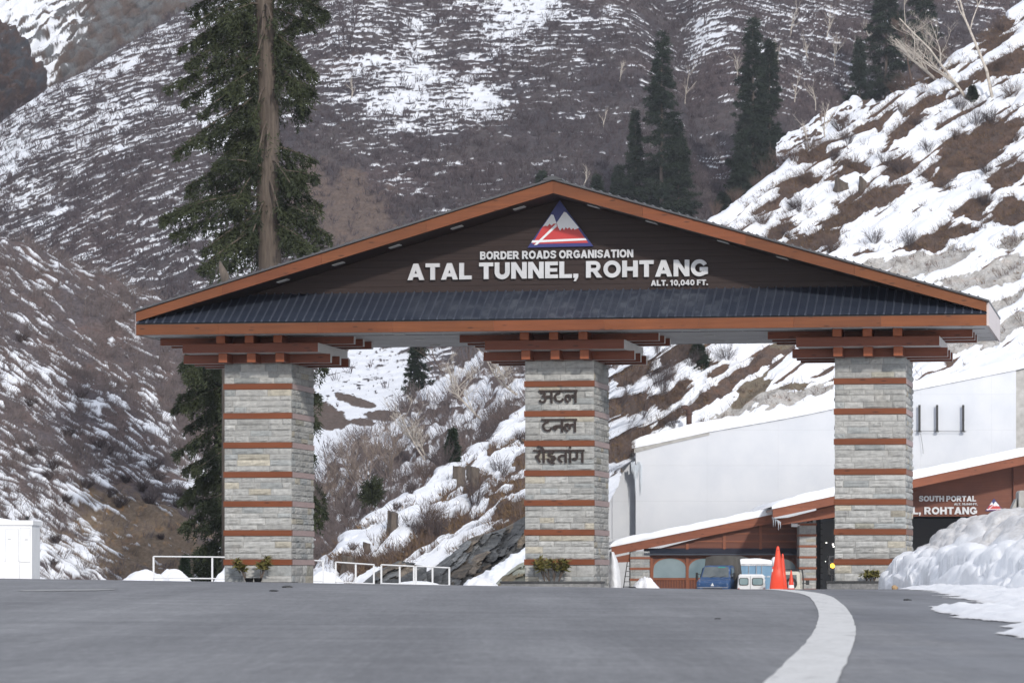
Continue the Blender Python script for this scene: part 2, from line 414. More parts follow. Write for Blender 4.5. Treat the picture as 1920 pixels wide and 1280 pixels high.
# lean-to strip of ribbed blue sheet -------------------------------
cp = MB(); S0, SL, Z0c = VF-.04, .55, 6.86
pitch = .198; n = int((UR-UL-.1)/pitch); u0 = UL+.03
def smax(u): return max(.02, min(VG-S0-.01, (zund(u)-.02-Z0c)/SL))
for k in range(n+1):
    ua = u0+k*pitch; ub = min(ua+pitch, UR+.02)
    if ub-ua < .05: break
    sa, sb = smax(ua), smax(ub); r = .016
    sa2 = smax(ua+.055)
    cp.add([(ua+.05, S0, Z0c), (ub, S0, Z0c), (ub, S0+sb, Z0c+SL*sb), (ua+.05, S0+sa2, Z0c+SL*sa2)], [(0,1,2,3)])
    h = .035
    cp.add([(ua, S0, Z0c), (ua+.014, S0, Z0c+h), (ua+.036, S0, Z0c+h), (ua+.05, S0, Z0c),
            (ua, S0+sa, Z0c+SL*sa), (ua+.014, S0+sa, Z0c+h+SL*sa), (ua+.036, S0+sa2, Z0c+h+SL*sa2), (ua+.05, S0+sa2, Z0c+SL*sa2)],
           [(0,1,5,4),(1,2,6,5),(2,3,7,6),(3,2,1,0)], 1)
cp.build('metal_strip_roof', [M['canopy'], M['rib']], gate)
st = MB(); st.box(UL, UR, VF+.005, VF+.06, 6.826, 6.857); st.build('eave_strip', M['black'], gate)

# lettering --------------------------------------------------------
def arc(cx, cy, rx, ry, a0, a1, n=12):
    return [(cx+rx*cos(radians(a0+(a1-a0)*k/n)), cy+ry*sin(radians(a0+(a1-a0)*k/n))) for k in range(n+1)]
def bx(x0, y0, x1, y1): return ('p', [(x0, y0), (x1, y0), (x1, y1), (x0, y1)])
GLY = {   # heavy sans capitals: ('p', polygon) or ('s', stroke, width); cap height 1
 'A': (1.0, [('p', [(0, 0), (.29, 0), (.64, 1), (.36, 1)]), ('p', [(.71, 0), (1, 0), (.64, 1), (.36, 1)]), ('p', [(.24, .18), (.76, .18), (.68, .39), (.32, .39)])]),
 'B': (.86, [bx(0, 0, .28, 1), ('s', [(.27, .9)]+arc(.50, .735, .19, .165, 90, -90)+[(.27, .57)], .2), ('s', [(.27, .5)]+arc(.52, .305, .215, .205, 90, -90)+[(.27, .10)], .2)]),
 'D': (.92, [bx(0, 0, .28, 1), ('s', [(.27, .89)]+arc(.42, .5, .37, .39, 90, -90, 16)+[(.27, .11)], .24)]),
 'E': (.76, [bx(0, 0, .28, 1), bx(.281, 0, .76, .22), bx(.281, .39, .71, .60), bx(.281, .78, .75, 1)]),
 'F': (.72, [bx(0, 0, .28, 1), bx(.281, .38, .66, .59), bx(.281, .78, .72, 1)]),
 'G': (1.0, [('s', arc(.5, .5, .375, .39, 28, 318, 26), .24), ('p', [(.52, .32), (1, .32), (1, .54), (.52, .54)]), ('p', [(.76, .08), (1, .14), (1, .33), (.76, .33)])]),
 'H': (.92, [bx(0, 0, .28, 1), bx(.64, 0, .92, 1), bx(.281, .385, .639, .62)]),
 'I': (.28, [bx(0, 0, .28, 1)]),
 'L': (.74, [bx(0, 0, .28, 1), bx(.281, 0, .74, .23)]),
 'N': (.92, [bx(0, 0, .27, 1), bx(.65, 0, .92, 1), ('p', [(0, 1), (.27, 1), (.92, 0), (.65, 0)])]),
 'O': (1.02, [('s', arc(.51, .5, .385, .395, 0, 360, 30), .245)]),
 'P': (.84, [bx(0, 0, .28, 1), ('s', [(.27, .89)]+arc(.50, .655, .215, .235, 90, -90)+[(.27, .42)], .22)]),
 'R': (.94, [bx(0, 0, .28, 1), ('s', [(.27, .89)]+arc(.52, .675, .215, .215, 90, -90)+[(.27, .46)], .22), ('p', [(.36, .42), (.62, .44), (.96, 0), (.63, 0)])]),
 'S': (.88, [('s', [(.79, .70), (.74, .82), (.62, .88), (.44, .90), (.26, .87), (.155, .79), (.15, .68), (.24, .59), (.44, .53), (.64, .46), (.74, .38), (.745, .26), (.64, .155), (.44, .10), (.24, .13), (.14, .2), (.09, .32)], .215)]),
 'T': (.84, [bx(0, .77, .84, 1), bx(.28, 0, .56, .769)]),
 'U': (.90, [('s', [(.14, 1), (.14, .42)]+arc(.45, .42, .31, .305, 180, 360, 14)+[(.76, .42), (.76, 1)], .275)]),
 ',': (.30, [('p', [(0, .25), (0, 0), (.10, 0), (.02, -.2), (.14, -.2), (.28, .02), (.28, .25)])]),
 '.': (.28, [bx(0, 0, .27, .25)]),
 '0': (.78, [('s', arc(.39, .5, .27, .395, 0, 360, 26), .235)]),
 '1': (.56, [bx(.2, 0, .46, 1), ('p', [(.0, .62), (.199, .70), (.199, .98), (.0, .84)])]),
 '4': (.82, [bx(.42, 0, .68, 1), bx(0, .2, .419, .41), bx(.681, .2, .82, .41), ('p', [(0, .411), (.25, .411), (.5, .8), (.5, 1), (.42, 1)])]),
}
DEV = {   # brush-like strokes of the Hindi words, headline at height 1
 'अ': (1.12, [[(.10, .80), (.20, .88), (.36, .86), (.44, .74), (.38, .61), (.22, .56)], [(.22, .56), (.44, .52), (.52, .38), (.46, .18), (.30, .08), (.12, .12), (.03, .26)], [(.46, .52), (.98, .54)], [(.97, 1), (.97, 0)]]),
 'ट': (.84, [[(.46, 1), (.46, .82), (.26, .76), (.13, .60), (.12, .40), (.24, .20), (.44, .12), (.64, .19), (.76, .36)]]),
 'ल': (1.02, [[(.34, .05), (.16, .20), (.09, .42), (.17, .60), (.32, .65), (.44, .56), (.47, .36), (.46, .22)], [(.46, .40), (.56, .58), (.70, .62), (.90, .50)], [(.88, 1), (.88, 0)]]),
 'न': (.86, [[(.74, .50), (.28, .50), (.12, .44), (.11, .30), (.22, .24), (.32, .34), (.30, .47)], [(.74, 1), (.74, 0)]]),
 'र': (.58, [[(.42, 1), (.44, .78), (.36, .60), (.14, .55)], [(.16, .58), (.32, .38), (.48, .06)]]),
 'ो': (.36, [[(.18, 1), (.18, 0)], [(.18, 1.0), (.10, 1.18), (-.08, 1.30), (-.30, 1.33)]]),
 'ह': (.84, [[(.54, 1), (.54, .87), (.30, .82), (.19, .71), (.24, .60), (.46, .55), (.63, .50), (.70, .37), (.60, .24), (.45, .26), (.44, .36)], [(.17, .38), (.19, .18), (.38, .04), (.66, -.02)]]),
 'त': (.82, [[(.66, .60), (.36, .60), (.18, .50), (.15, .32), (.26, .16), (.42, .06)], [(.68, 1), (.68, 0)]]),
 'ा': (.38, [[(.20, 1), (.20, 0)]]),
 'ं': (0, [[(-.18, 1.18), (-.18, 1.34)]]),
 'ग': (.90, [[(.34, 1), (.34, .40), (.24, .28), (.10, .30), (.07, .42)], [(.76, 1), (.76, 0)]]),
}
def ribbon(pts, w):
    pts = [np.array(p, float) for p in pts]; n = len(pts); L, R = [], []
    closed = np.linalg.norm(pts[0]-pts[-1]) < 1e-6
    for i in range(n):
        a = pts[i-1] if i > 0 else (pts[-2] if closed else pts[i]); b = pts[i+1] if i < n-1 else (pts[1] if closed else pts[i])
        d1 = pts[i]-a; d2 = b-pts[i]
        if np.linalg.norm(d1) < 1e-9: d1 = d2
        if np.linalg.norm(d2) < 1e-9: d2 = d1
        d1 = d1/np.linalg.norm(d1); d2 = d2/np.linalg.norm(d2); t = d1+d2; t /= np.linalg.norm(t)+1e-9
        nn = np.array([-t[1], t[0]]); k = w/2/max(.5, float(np.dot(nn, (-d1[1], d1[0])))); L.append(pts[i]+nn*k); R.append(pts[i]-nn*k)
    return L, R
def lettering(name, body, u0, u1, z0, z1, vback, depth, mat, parent, hindi=False, gap=.085):
    """raised letters filling u0..u1; cap height (or hindi stroke box) z0..z1; front face at vback-depth"""
    items = []; x = 0
    if hindi:
        for ch in body:
            w, st = DEV[ch]
            for q in st: items.append((x, ('s', q, .17)))
            x += w
        items.append((0, ('s', [(-.04, 1.0), (x+.02, 1.0)], .15))); tot = x; xo = .04
        hi = 1.37 if 'ो' in body else 1.07; lo = -.03; xlo, xhi = -.04, x+.02
    else:
        for ch in body:
            if ch == ' ': x += .36; continue
            w, st = GLY[ch]
            for q in st: items.append((x, q))
            x += w+gap
        xlo, xhi, lo, hi = 0, x-gap, 0, 1
    sx = (u1-u0)/(xhi-xlo); sz = (z1-z0)/(hi-lo); m = MB()
    tr = lambda p, ox: (u0+(p[0]+ox-xlo)*sx, z0+(p[1]-lo)*sz)
    for k, (ox, q) in enumerate(items):
        y0 = vback-depth-.0012*(k % 4); 
        if q[0] == 'p':
            P_ = [tr(p, ox) for p in q[1]]
            A = sum(P_[i][0]*P_[(i+1) % len(P_)][1]-P_[(i+1) % len(P_)][0]*P_[i][1] for i in range(len(P_)))
            m.prism(P_ if A > 0 else P_[::-1], y0, vback)
        else:
            L, R = ribbon(q[1], q[2]); n = len(L)
            vs = [(*tr(p, ox), f) for p in L for f in (0,)]; 
            V_ = []
            for p in L+R:
                a, b = tr(p, ox); V_.append((a, y0, b))
            for p in L+R:
                a, b = tr(p, ox); V_.append((a, vback, b))
            fs = []
            for i in range(n-1):
                fs.append((n+i, n+i+1, i+1, i)); fs.append((i, i+1, 2*n+i+1, 2*n+i)); fs.append((3*n+i, 3*n+i+1, n+i+1, n+i))
            fs.append((0, 2*n, 3*n, n)); fs.append((n-1, 2*n-1, 4*n-1, 3*n-1)); m.add(V_, fs)
    return m.build(name, mat, parent)
vb = VG-.02
def fit(body, x0, yb0, x1, yb1, caph, **k):
    ua, za = gp(x0, yb0, vb); ub, zb = gp(x1, yb1, vb)
    z = (za+zb)/2; hgt = caph/80.5
    return lettering('lettering', body, ua, ub, z, z+hgt, vb, .07, M['letters'], gable)
fit('BORDER ROADS ORGANISATION', 901, 487.0, 1188, 483.0, 15)
fit('ATAL TUNNEL, ROHTANG', 765, 525.5, 1328, 518, 31)
fit('ALT. 10,040 FT.', 1221, 536, 1328, 535, 10.5)

# emblem -----------------------------------------------------------
def emblem(parent, A, B, C, v, layer=.006, name='emblem'):
    """triangular badge: A apex, B left foot, C right foot in (x,z)"""
    A, B, C = map(np.array, (A, B, C))
    def q(a, b):  # a along base 0..1, b height 0..1
        base = B+(C-B)*a; return tuple(base+(A-(B+C)/2)*b)
    e = MB(); e.prism([tuple(B), tuple(C), tuple(A)], v-.05, v)
    em = e.build(name, M['navy'], parent)
    def lay(poly, k, mat, nm):
        m = MB(); m.prism([q(*p) for p in poly], v-.05-layer*(k+1), v-.05-layer*k-.001); m.build(nm, mat, em)
    lay([(.075, .075), (.925, .075), (.765, .40), (.72, .36), (.70, .40), (.67, .36), (.64, .42), (.615, .38), (.585, .42), (.56, .36), (.535, .41), (.5, .35), (.47, .42), (.45, .5), (.40, .5), (.37, .46), (.34, .5), (.31, .45), (.275, .46), (.235, .44)], 0, M['red'], 'emblem_red_field')
    lay([(.235, .44), (.275, .46), (.31, .45), (.34, .5), (.37, .46), (.40, .5), (.45, .5), (.405, .685), (.37, .70)], 1, M['emwhite'], 'emblem_snow_peak')
    lay([(.47, .42), (.5, .35), (.535, .41), (.56, .36), (.585, .42), (.615, .38), (.64, .42), (.67, .36), (.70, .40), (.72, .36), (.79, .40), (.60, .73), (.565, .75), (.45, .52)], 1, M['emwhite'], 'emblem_snow_peak')
    lay([(.06, .10), (.095, .10), (.905, .13), (.885, .175), (.075, .15)], 2, M['emwhite'], 'emblem_road')
    lay([(.10, .05), (.145, .05), (.455, .44), (.445, .50)], 3, M['emwhite'], 'emblem_road')
    return em
emblem(gable, gp(1050, 376, vb), gp(990, 464.5, vb), gp(1113, 462, vb), vb)

# pillars ----------------------------------------------------------
def stone_face(mb, u0, u1, z0, z1, place, seed, fine=True, rows=None):
    """courses of rock-faced blocks; place(a,z,d) maps along-face a, height z, outward d to a point"""
    r = random.Random(seed); H = z1-z0
    n = rows or max(1, round(H/.15))
    hs = [r.uniform(.8, 1.25) for _ in range(n)]; s = sum(hs); z = z0
    for hh in hs:
        h = hh/s*H; a = u0
        first = True
        while a < u1-.001:
            w = r.uniform(.30, .82)*(0.6 if first else 1); first = False
            if u1-(a+w) < .2: w = u1-a
            tone = r.choice([1, 1, 1, .93, 1.04, .88, 1.08]); base = np.array([.445, .443, .432])*tone*r.uniform(.84, 1.1)
            if r.random() < .05: base = base*np.array([1.04, .97, .84])
            if r.random() < .15: base = base*np.array([.93, .97, 1.0])*.92
            out = r.uniform(.012, .038); g = .004
            nu, nz = (7, 4) if fine else (3, 2)
            vs = []; ox, oz = r.uniform(0, 99), r.uniform(0, 99)
            for j in range(nz+1):
                for i in range(nu+1):
                    fi, fj = i/nu, j/nz
                    edge = min(fi, 1-fi, fj*1.0, (1-fj))
                    d = out*(.35 if edge < .01 else 1)
                    if edge >= .01: d += .011*float(perlin(ox+fi*3.1, oz+fj*2.3, seed % 50))*2
                    vs.append(place(a+g+(w-2*g)*fi, z+g+(h-2*g)*fj, max(.004, d)))
            fs = [(j*(nu+1)+i, j*(nu+1)+i+1, (j+1)*(nu+1)+i+1, (j+1)*(nu+1)+i) for j in range(nz) for i in range(nu)]
            mb.add(vs, fs, 0, tuple(np.clip(base, 0, .8)))
            a += w
        z += h
DP = 2.32
PILL = []
for (pxl, pxr, name) in ((421.3, 546, 'L'), (984.6, 1113.7, 'C'), (1566.7, 1696.4, 'R')):
    PILL.append((gp(pxl, 900, -.02)[0], gp(pxr, 900, -.02)[0]))
UW = sum(b-a for a, b in PILL)/3
ZTOP, BP, BZ0 = 5.985, .695, 1.345+.0
# band bottoms: measured tops at rows 1047.7 .. 713.8 of the middle pillar
band_top = [gp(1049, y, -.04)[1] for y in (1047.8, 992.3, 937.0, 881.2, 825.5, 769.7, 713.9)]
BH = .132
pil_objs = []
for pi_, (ua, ub) in enumerate(PILL):
    uc = (ua+ub)/2; ua, ub = uc-UW/2, uc+UW/2
    core = MB(); core.box(ua, ub, 0, DP, -.6, ZTOP-.002)
    p = core.build('pillar', M['mortar'], gate); pil_objs.append((p, ua, ub))
    lo = [-.45]+[z for z in band_top]; hi = [z-BH for z in band_top]+[ZTOP]
    sm = MB()
    for k in range(8):
        z0, z1 = lo[k]+.004, hi[k]-.004; sd = 100*pi_+k
        nr = 3 if k == 7 else (4 if k else 7)
        stone_face(sm, ua-.012, ub+.012, z0, z1, lambda a, z, d: (a, -d, z), sd*4, True, nr)
        stone_face(sm, 0, DP, z0, z1, lambda a, z, d, U=ub: (U+d, a, z), sd*4+1, True, nr)
        stone_face(sm, 0, DP, z0, z1, lambda a, z, d, U=ua: (U-d, DP-a, z), sd*4+2, False, nr)
        stone_face(sm, ua, ub, z0, z1, lambda a, z, d, A=ua, B=ub: (B-(a-A), DP+d, z), sd*4+3, False, nr)
    sm.build('stone_cladding', M['stone'], p, col=True)
    for k, z in enumerate(band_top):
        b = MB(); e = .042
        red = pi_ == 2 and k in (1, 2, 3)
        b.box(ua-e+.012, ub+e-.02, -e, .05, z-BH, z)
        b.add([], [])
        b.box(ub-.05, ub+e-.018, .0505, DP+e, z-BH+.003, z-.003, 0 if red else 1)
        b.box(ua-e+.012, ua+.05, .0505, DP+e, z-BH+.003, z-.003, 1)
        b.box(ua+.051, ub-.051, DP-.05, DP+e, z-BH+.003, z-.003, 1)
        b.build('wood_band', [M['band'], M['band_side']], p)
# Hindi words on the middle pillar
p, ua, ub = pil_objs[1]
for (body, x0, x1, y0, y1) in (('अटल', 1010, 1083, 731, 756), ('टनल', 1015, 1082, 785, 810.5), ('रोहतांग', 1000, 1096, 836, 868)):
    a, zt = gp(x0, y0, -.06); b, zb = gp(x1, y1, -.06)
    lettering('hindi_lettering', body, a, b, zb, zt, -.048, .03, M['hindi'], p, True)

# brackets ---------------------------------------------------------
def ubeam(mb, u0, u1, v0, v1, z0, z1):
    mb.box(u0, u1, v0, v1, z0, z1, [1, 0, 0, 1, 0, 1])
for (ua, ub) in PILL:
    uc = (ua+ub)/2
    for k in (-1, 0, 1):
        b = MB(); b.box(uc+k*.69-.105, uc+k*.69+.105, VM-.1, DP+.7, 6.425, ZS+.018, [0, 0, 1, 0, 1, 0]); b.build('cross_beam', [M['beam'], M['beam_end']], gate, bevel=.006)
        b = MB(); b.box(uc+k*.69-.105, uc+k*.69+.105, VM+.12, DP+.55, ZTOP, 6.2, [0, 0, 1, 0, 1, 0]); b.build('cross_beam', [M['beam'], M['beam_end']], gate, bevel=.006)
    b = MB(); ubeam(b, uc-1.64, uc+1.64, VM, VM+3.25, 6.202, 6.423); b.build('bracket_slab', [M['beam'], M['pale']], gate, bevel=.006)
    for v in (-.15, .87, 1.87):
        b = MB(); ubeam(b, uc-2.36, uc+2.36, v, v+.2, 6.425, ZS+.017); b.build('long_beam', [M['beam'], M['pale']], gate, bevel=.005)
        b = MB(); ubeam(b, uc-1.79, uc+1.79, v+.01, v+.19, ZTOP+.004, 6.198); b.build('long_beam', [M['beam'], M['pale']], gate, bevel=.005)
# ================================================================ GROUND, ROAD
_d = np.array([-60, 14, 22, 30, 38, 46, 52, 60, 75, 87, 120, 160, 218, 260, 330, 4000.])
_g = np.array([.56, .585, .607, .637, .70, .757, .765, .75, .69, .61, .3, -.3, -.9, -1.1, -1.2, -1.2])
def gz(x, y):
    y = np.asarray(y, float); x = np.asarray(x, float)
    base = (np.interp(y-2, _d, _g)+np.interp(y, _d, _g)*2+np.interp(y+2, _d, _g))/4
    r = sstep(8, 45, y)*(1-sstep(90, 160, y))
    return base-.015*r*np.clip(x-3.6, -16, 0)
def ground_hit(px, py):
    t = (px-960)/F; s = (HZ-py)/F; d = 8.0
    while d < 60:
        if CZ+s*d <= gz(t*d, d): break
        d += .02
    return (t*d, d)
def sheet(name, x0, x1, y0, y1, nx, ny, dz, mat, kind='structure', yl=None):
    X = np.linspace(x0, x1, nx); Y = np.linspace(y0, y1, ny) if yl is None else np.array(yl)
    XX, YY = np.meshgrid(X, Y)
    V = np.stack([XX, YY, gz(XX, YY)+dz], -1).reshape(-1, 3)
    o = link(name, raw_mesh(name, V, grid_faces(len(Y), nx), 4, True), mat); return tag(o, kind=kind)
def asphalt():
    m, t, b = base_mat('asphalt', (.12, .12, .13), .7, 0, .5)
    n = t.noise(t.coords((1, .35, 1)), 16, 9, .85); n1 = t.noise(t.coords((1, .12, 1)), .9, 7, .6); n2 = t.noise(t.coords((.35, 1.6, 1)), .8, 8, .65)
    c = t.ramp(n, [(.32, (.09, .09, .094)), (.55, (.155, .155, .159)), (.72, (.29, .29, .294))])
    c = t.mix(t.ramp(n1, [(.35, 0.), (.7, .45)]), c, (.10, .101, .11))
    c = t.mix(t.ramp(n2, [(.48, 0.), (.68, .45)]), c, (.225, .225, .23))
    sp = t.noise(t.coords((1, .05, 1)), 26, 5, .7); c = t.mix(.33, c, t.mix(1., c, t.ramp(sp, [(.3, (.55, .55, .55)), (.7, (1.6, 1.6, 1.6))]), 'MULTIPLY'))
    lg = t.noise(t.coords((.55, .16, 1)), .55, 4, .6); c = t.mix(1., c, t.ramp(lg, [(.3, (.74, .74, .75)), (.7, (1.24, 1.24, 1.23))]), 'MULTIPLY')
    ty = t.noise(t.coords((1, .018, 1)), 1.5, 3, .55); c = t.mix(1., c, t.ramp(ty, [(.35, (.86, .86, .865)), (.62, (1.1, 1.1, 1.1))]), 'MULTIPLY')
    pt = t.noise(t.coords((.45, .12, 1)), 1.7, 7, .7); c = t.mix(t.ramp(pt, [(.6, 0.), (.68, .38)]), c, (.085, .085, .09))
    # thin pale scuffs across the lanes and dark seams
    s1 = t.noise(t.coords((.5, 5.5, 1)), 1.1, 4, .5); c = t.mix(t.ramp(s1, [(.66, 0.), (.72, .5)]), c, (.33, .33, .33))
    s2 = t.noise(t.coords((.35, 4.5, 1)), .8, 5, .55); c = t.mix(t.ramp(s2, [(.30, .65), (.36, 0.)]), c, (.06, .06, .066))
    c = t.mix(t.ramp(t.noise(t.coords(), 7, 6, .7), [(.68, 0.), (.72, .55)]), c, (.055, .055, .06))
    # melt water darkening the surface along the snow at the right edge
    sx = t.new('ShaderNodeSeparateXYZ'); t.link(t.coords(), sx.inputs[0])
    e_ = t.math('SUBTRACT', sx.outputs['X'], t.math('ADD', t.math('MULTIPLY', sx.outputs['Y'], .062), .75))
    wet = t.math('MULTIPLY', t.ramp(t.math('ADD', e_, t.math('MULTIPLY', t.math('SUBTRACT', t.noise(t.coords((.6, .16, 1)), 1.3, 6, .65), .5), 3.2)), [(.0, 0.), (.6, 1.)]), .8)
    c = t.mix(wet, c, t.mix(1., c, (.5, .5, .52), 'MULTIPLY'))
    t.link(c, b.inputs['Base Color'])
    t.link(t.math('SUBTRACT', t.ramp(n1, [(.3, .62), (.7, .8)]), t.math('MULTIPLY', wet, .25)), b.inputs['Roughness'])
    t.link(t.bump(n, .25, .006), b.inputs['Normal'])
    return m
M['asphalt'] = asphalt()
yl = np.concatenate([np.linspace(-20, 110, 200), np.linspace(112, 250, 60)])
sheet('road', -15, 16, 0, 0, 60, 0, 0, M['asphalt'], yl=yl)
M['valley'] = noisy('snowy_ground', (.8, .82, .86), (.3, .24, .2), .12, rough=.8, bump=.3, lo=.5, hi=.56)
yl = np.concatenate([np.linspace(-40, 260, 120), np.linspace(280, 900, 20)])
sheet('ground', -600, 600, 0, 0, 301, 0, -.12, M['valley'], yl=yl)
# white edge line, worn
def line_mat():
    m, t, b = base_mat('road_paint', (.62, .62, .6), .7, 0, .4)
    n = t.noise(t.coords(), 14, 9, .75); n2 = t.noise(t.coords((1, .3, 1)), 2.2, 5)
    c = t.ramp(n, [(.3, (.4, .39, .37)), (.5, (.58, .575, .56)), (.7, (.66, .655, .64))])
    c = t.mix(t.ramp(n2, [(.5, 0.), (.7, .4)]), c, (.42, .415, .4))
    c = t.mix(t.ramp(t.noise(t.coords((1, .25, 1)), 9, 8, .7), [(.56, 0.), (.68, .7)]), c, (.24, .235, .23))
    t.link(c, b.inputs['Base Color']); t.link(t.bump(n, .3, .005), b.inputs['Normal']); return m
M['paint'] = line_mat()
pts = []
for (px, py) in ((1468, 1330), (1500, 1280), (1532, 1240), (1558, 1204), (1567, 1180), (1568, 1160), (1562, 1142), (1550, 1128), (1537, 1117)):
    pts.append(ground_hit(px, py))
pts.sort(key=lambda q: q[1])
lx, ly = zip(*pts)
ly = list(ly)+[60, 75, 95]; lx = list(lx)+[lx[-1]+.55, lx[-1]+.9, lx[-1]+1.6]
yy = np.linspace(ly[0], 95, 160)
xx = np.interp(yy, ly, lx); ker = np.ones(9)/9
xx = np.convolve(np.pad(xx, 4, mode='edge'), ker, 'valid')
V = []; rr = random.Random(3)
tx = np.gradient(xx, yy); 
for i, (x, y) in enumerate(zip(xx, yy)):
    w = .135+.006*float(perlin(y*1.3, 3, 4)); nrm = sqrt(1+tx[i]**2)
    for s in np.linspace(-1, 1, 5):
        X = x+s*w*nrm+(.012*float(perlin(y*4, s*9, 8)) if abs(s) == 1 else 0)
        V.append((X, y, float(gz(X, y))+.005))
tag(link('road_marking', raw_mesh('road_marking', np.array(V), grid_faces(len(yy), 5), 4, True), M['paint']), kind='structure')
# faint transverse paint remains on the left
for (px, py, w, l) in ((130, 1106, .40, .7),):
    x, y = ground_hit(px, py); V = []
    for a in np.linspace(-1, 1, 9):
        for b in (-1, 1): V.append((x+a*w, y+b*l*(.5+.5*sqrt(max(0, 1-a*a)))+a*l*1.2, 0))
    V = np.array(V); V[:, 2] = gz(V[:, 0], V[:, 1])+.004
    tag(link('worn_marking', raw_mesh('worn_marking', V, grid_faces(9, 2), 4), M['paint_faint'] if 'paint_faint' in M else M['paint']), kind='structure')

# ================================================================ SNOW BANK, SPILLED SNOW
def snow_bank_mat():
    m, t, b = base_mat('ploughed_snow', (.86, .88, .92), .55, 0, .3)
    at = t.new('ShaderNodeAttribute', attribute_name='dirt')
    n = t.noise(t.coords(), 2.2, 9, .7); n2 = t.noise(t.coords((1, 1, 1)), 9, 8, .7)
    c = t.ramp(n, [(.3, (.78, .79, .82)), (.7, (.9, .91, .93))])
    d = t.math('MULTIPLY', at.outputs['Fac'], t.ramp(n2, [(.3, .35), (.7, 1.)]))
    c = t.mix(d, c, (.46, .435, .41))
    t.link(c, b.inputs['Base Color'])
    h = t.math('ADD', n, t.math('MULTIPLY', n2, .6)); t.link(t.bump(h, .6, .06), b.inputs['Normal'])
    b.inputs['Subsurface Weight'].default_value = .0
    return m
M['bank'] = snow_bank_mat()
nx, ny = 260, 900
X = np.linspace(0, 1, nx)**1.5*14; Y = np.linspace(16, 89, ny)
S, YY = np.meshgrid(X, Y)
def edge(y): return np.interp(y, [16, 22, 30, 40, 50, 58, 68, 78, 84, 90], [4.2, 4.5, 5.2, 5.9, 6.55, 6.9, 7.35, 7.85, 8.3, 9.5])
ed = edge(YY)+.5*fbm(YY*.25, YY*0+3, 5, 5)
XX = ed+S
hm = np.interp(YY, [16, 22, 30, 40, 48, 60, 75, 84, 89], [.05, .1, .2, .46, .84, 1.0, 1.14, 1.1, .5])
h1 = hm*.60*sstep(-.02, .62, S+.36*fbm(XX*1.5, YY*.42, 5, 3)*sstep(0, .12, S))
h2 = hm*.66*sstep(.6, 2.2, S+.8*fbm(XX*.6, YY*.5, 3, 6))
top = sstep(.25, 1.0, S)
vert = .12*np.abs(fbm(YY*.7+XX*.8, XX*1.1, 3, 21))*sstep(0, .25, S)*(1-sstep(.7, 1.2, S))
Hh = np.maximum(h1+h2-vert*hm+.10*hm*fbm(XX*.9, YY*.35, 4, 12)*top, 0)
# broken chunks thrown up by the plough, thickest over the second tier
rc = np.random.default_rng(77); yg = Y; H0 = Hh.copy()
for k in range(5200):
    cs = abs(rc.normal())*1.5+rc.random()*.9 if rc.random() < .78 else rc.random()*.5
    cy = 28+60*rc.random(); r = .045+.26*rc.random()**3
    if cs > 6: continue
    sy = r*(1.2+2.2*rc.random()); sx = r*(.8+.5*rc.random())
    i0, i1 = np.searchsorted(yg, [cy-sy, cy+sy]); j0, j1 = np.searchsorted(X, [cs-sx, cs+sx])
    if i1-i0 < 2 or j1-j0 < 2: continue
    d2 = ((S[i0:i1, j0:j1]-cs)/sx)**2+((YY[i0:i1, j0:j1]-cy)/sy)**2
    b0 = float(H0[(i0+i1)//2, (j0+j1)//2]); bump = b0-.45*r+r*1.05*np.sqrt(np.clip(1-d2, 0, 1))*(1-.25*rc.random())
    Hh[i0:i1, j0:j1] = np.where(d2 < 1, np.maximum(Hh[i0:i1, j0:j1], bump), Hh[i0:i1, j0:j1])
Hh = Hh+(.03*fbm(XX*5, YY*2.2, 4, 33)+.022*np.abs(fbm(XX*11, YY*4, 3, 34)))*sstep(0, .2, S)+.03*sstep(0, .1, S)
fade = sstep(0, .02, S)
Z = gz(XX, YY)-.03+Hh*fade+0.03*fade
V = np.stack([XX, YY, Z], -1).reshape(-1, 3)
me = raw_mesh('snow_bank', V, grid_faces(ny, nx), 4, True)
dirt = sstep(.05, .5, fbm(XX*.9, YY*.2, 5, 44)+.62*sstep(.5, 1.0, S)*(1-sstep(2.6, 4.2, S))+.05)*sstep(.35, .8, S)
dirt = np.clip(dirt*.85+.2*sstep(.05, .3, fbm(XX*2, YY*.5, 3, 47))*top+.25*sstep(.12, .0, S), 0, 1)
add_float(me, 'dirt', dirt)
tag(link('snow_bank', me, M['bank']), 'tall ploughed snow bank with dirty lumpy top along the right edge of the road', 'snow bank')
# thin spill of slush reaching onto the asphalt
def spill(name, ells, x0, x1, y0, y1, nx, ny, seed, label, amp=.07):
    XX, YY = np.meshgrid(np.linspace(x0, x1, nx), np.linspace(y0, y1, ny))
    f = np.full(XX.shape, -9.)
    for (cx, cy, rx, ry) in ells: f = np.maximum(f, 1-np.sqrt(((XX-cx)/rx)**2+((YY-cy)/ry)**2))
    f = f+.45*fbm(XX*1.1, YY*.28, 4, seed)+.2*fbm(XX*4, YY*1.2, 3, seed+5)
    Hh = amp*sstep(0, .55, f)*(.7+1.1*np.abs(fbm(XX*3, YY*1.4, 4, seed+2)))
    Z = gz(XX, YY)+.006+Hh
    Fi = grid_faces(ny, nx); keep = (f.ravel()[Fi] > 0).all(1)
    me = raw_mesh(name, np.stack([XX, YY, Z], -1).reshape(-1, 3), Fi[keep], 4, True)
    add_float(me, 'dirt', np.clip(.16+.6*sstep(.22, -.02, f)+.15*fbm(XX*2, YY*.7, 3, seed), 0, 1))
    tag(link(name, me, M['bank']), label, 'slush')
def gw2(px, py): return ground_hit(px, py)
a = gw2(1830, 1150); b = gw2(1900, 1160); c = gw2(1910, 1140); d = gw2(1905, 1128)
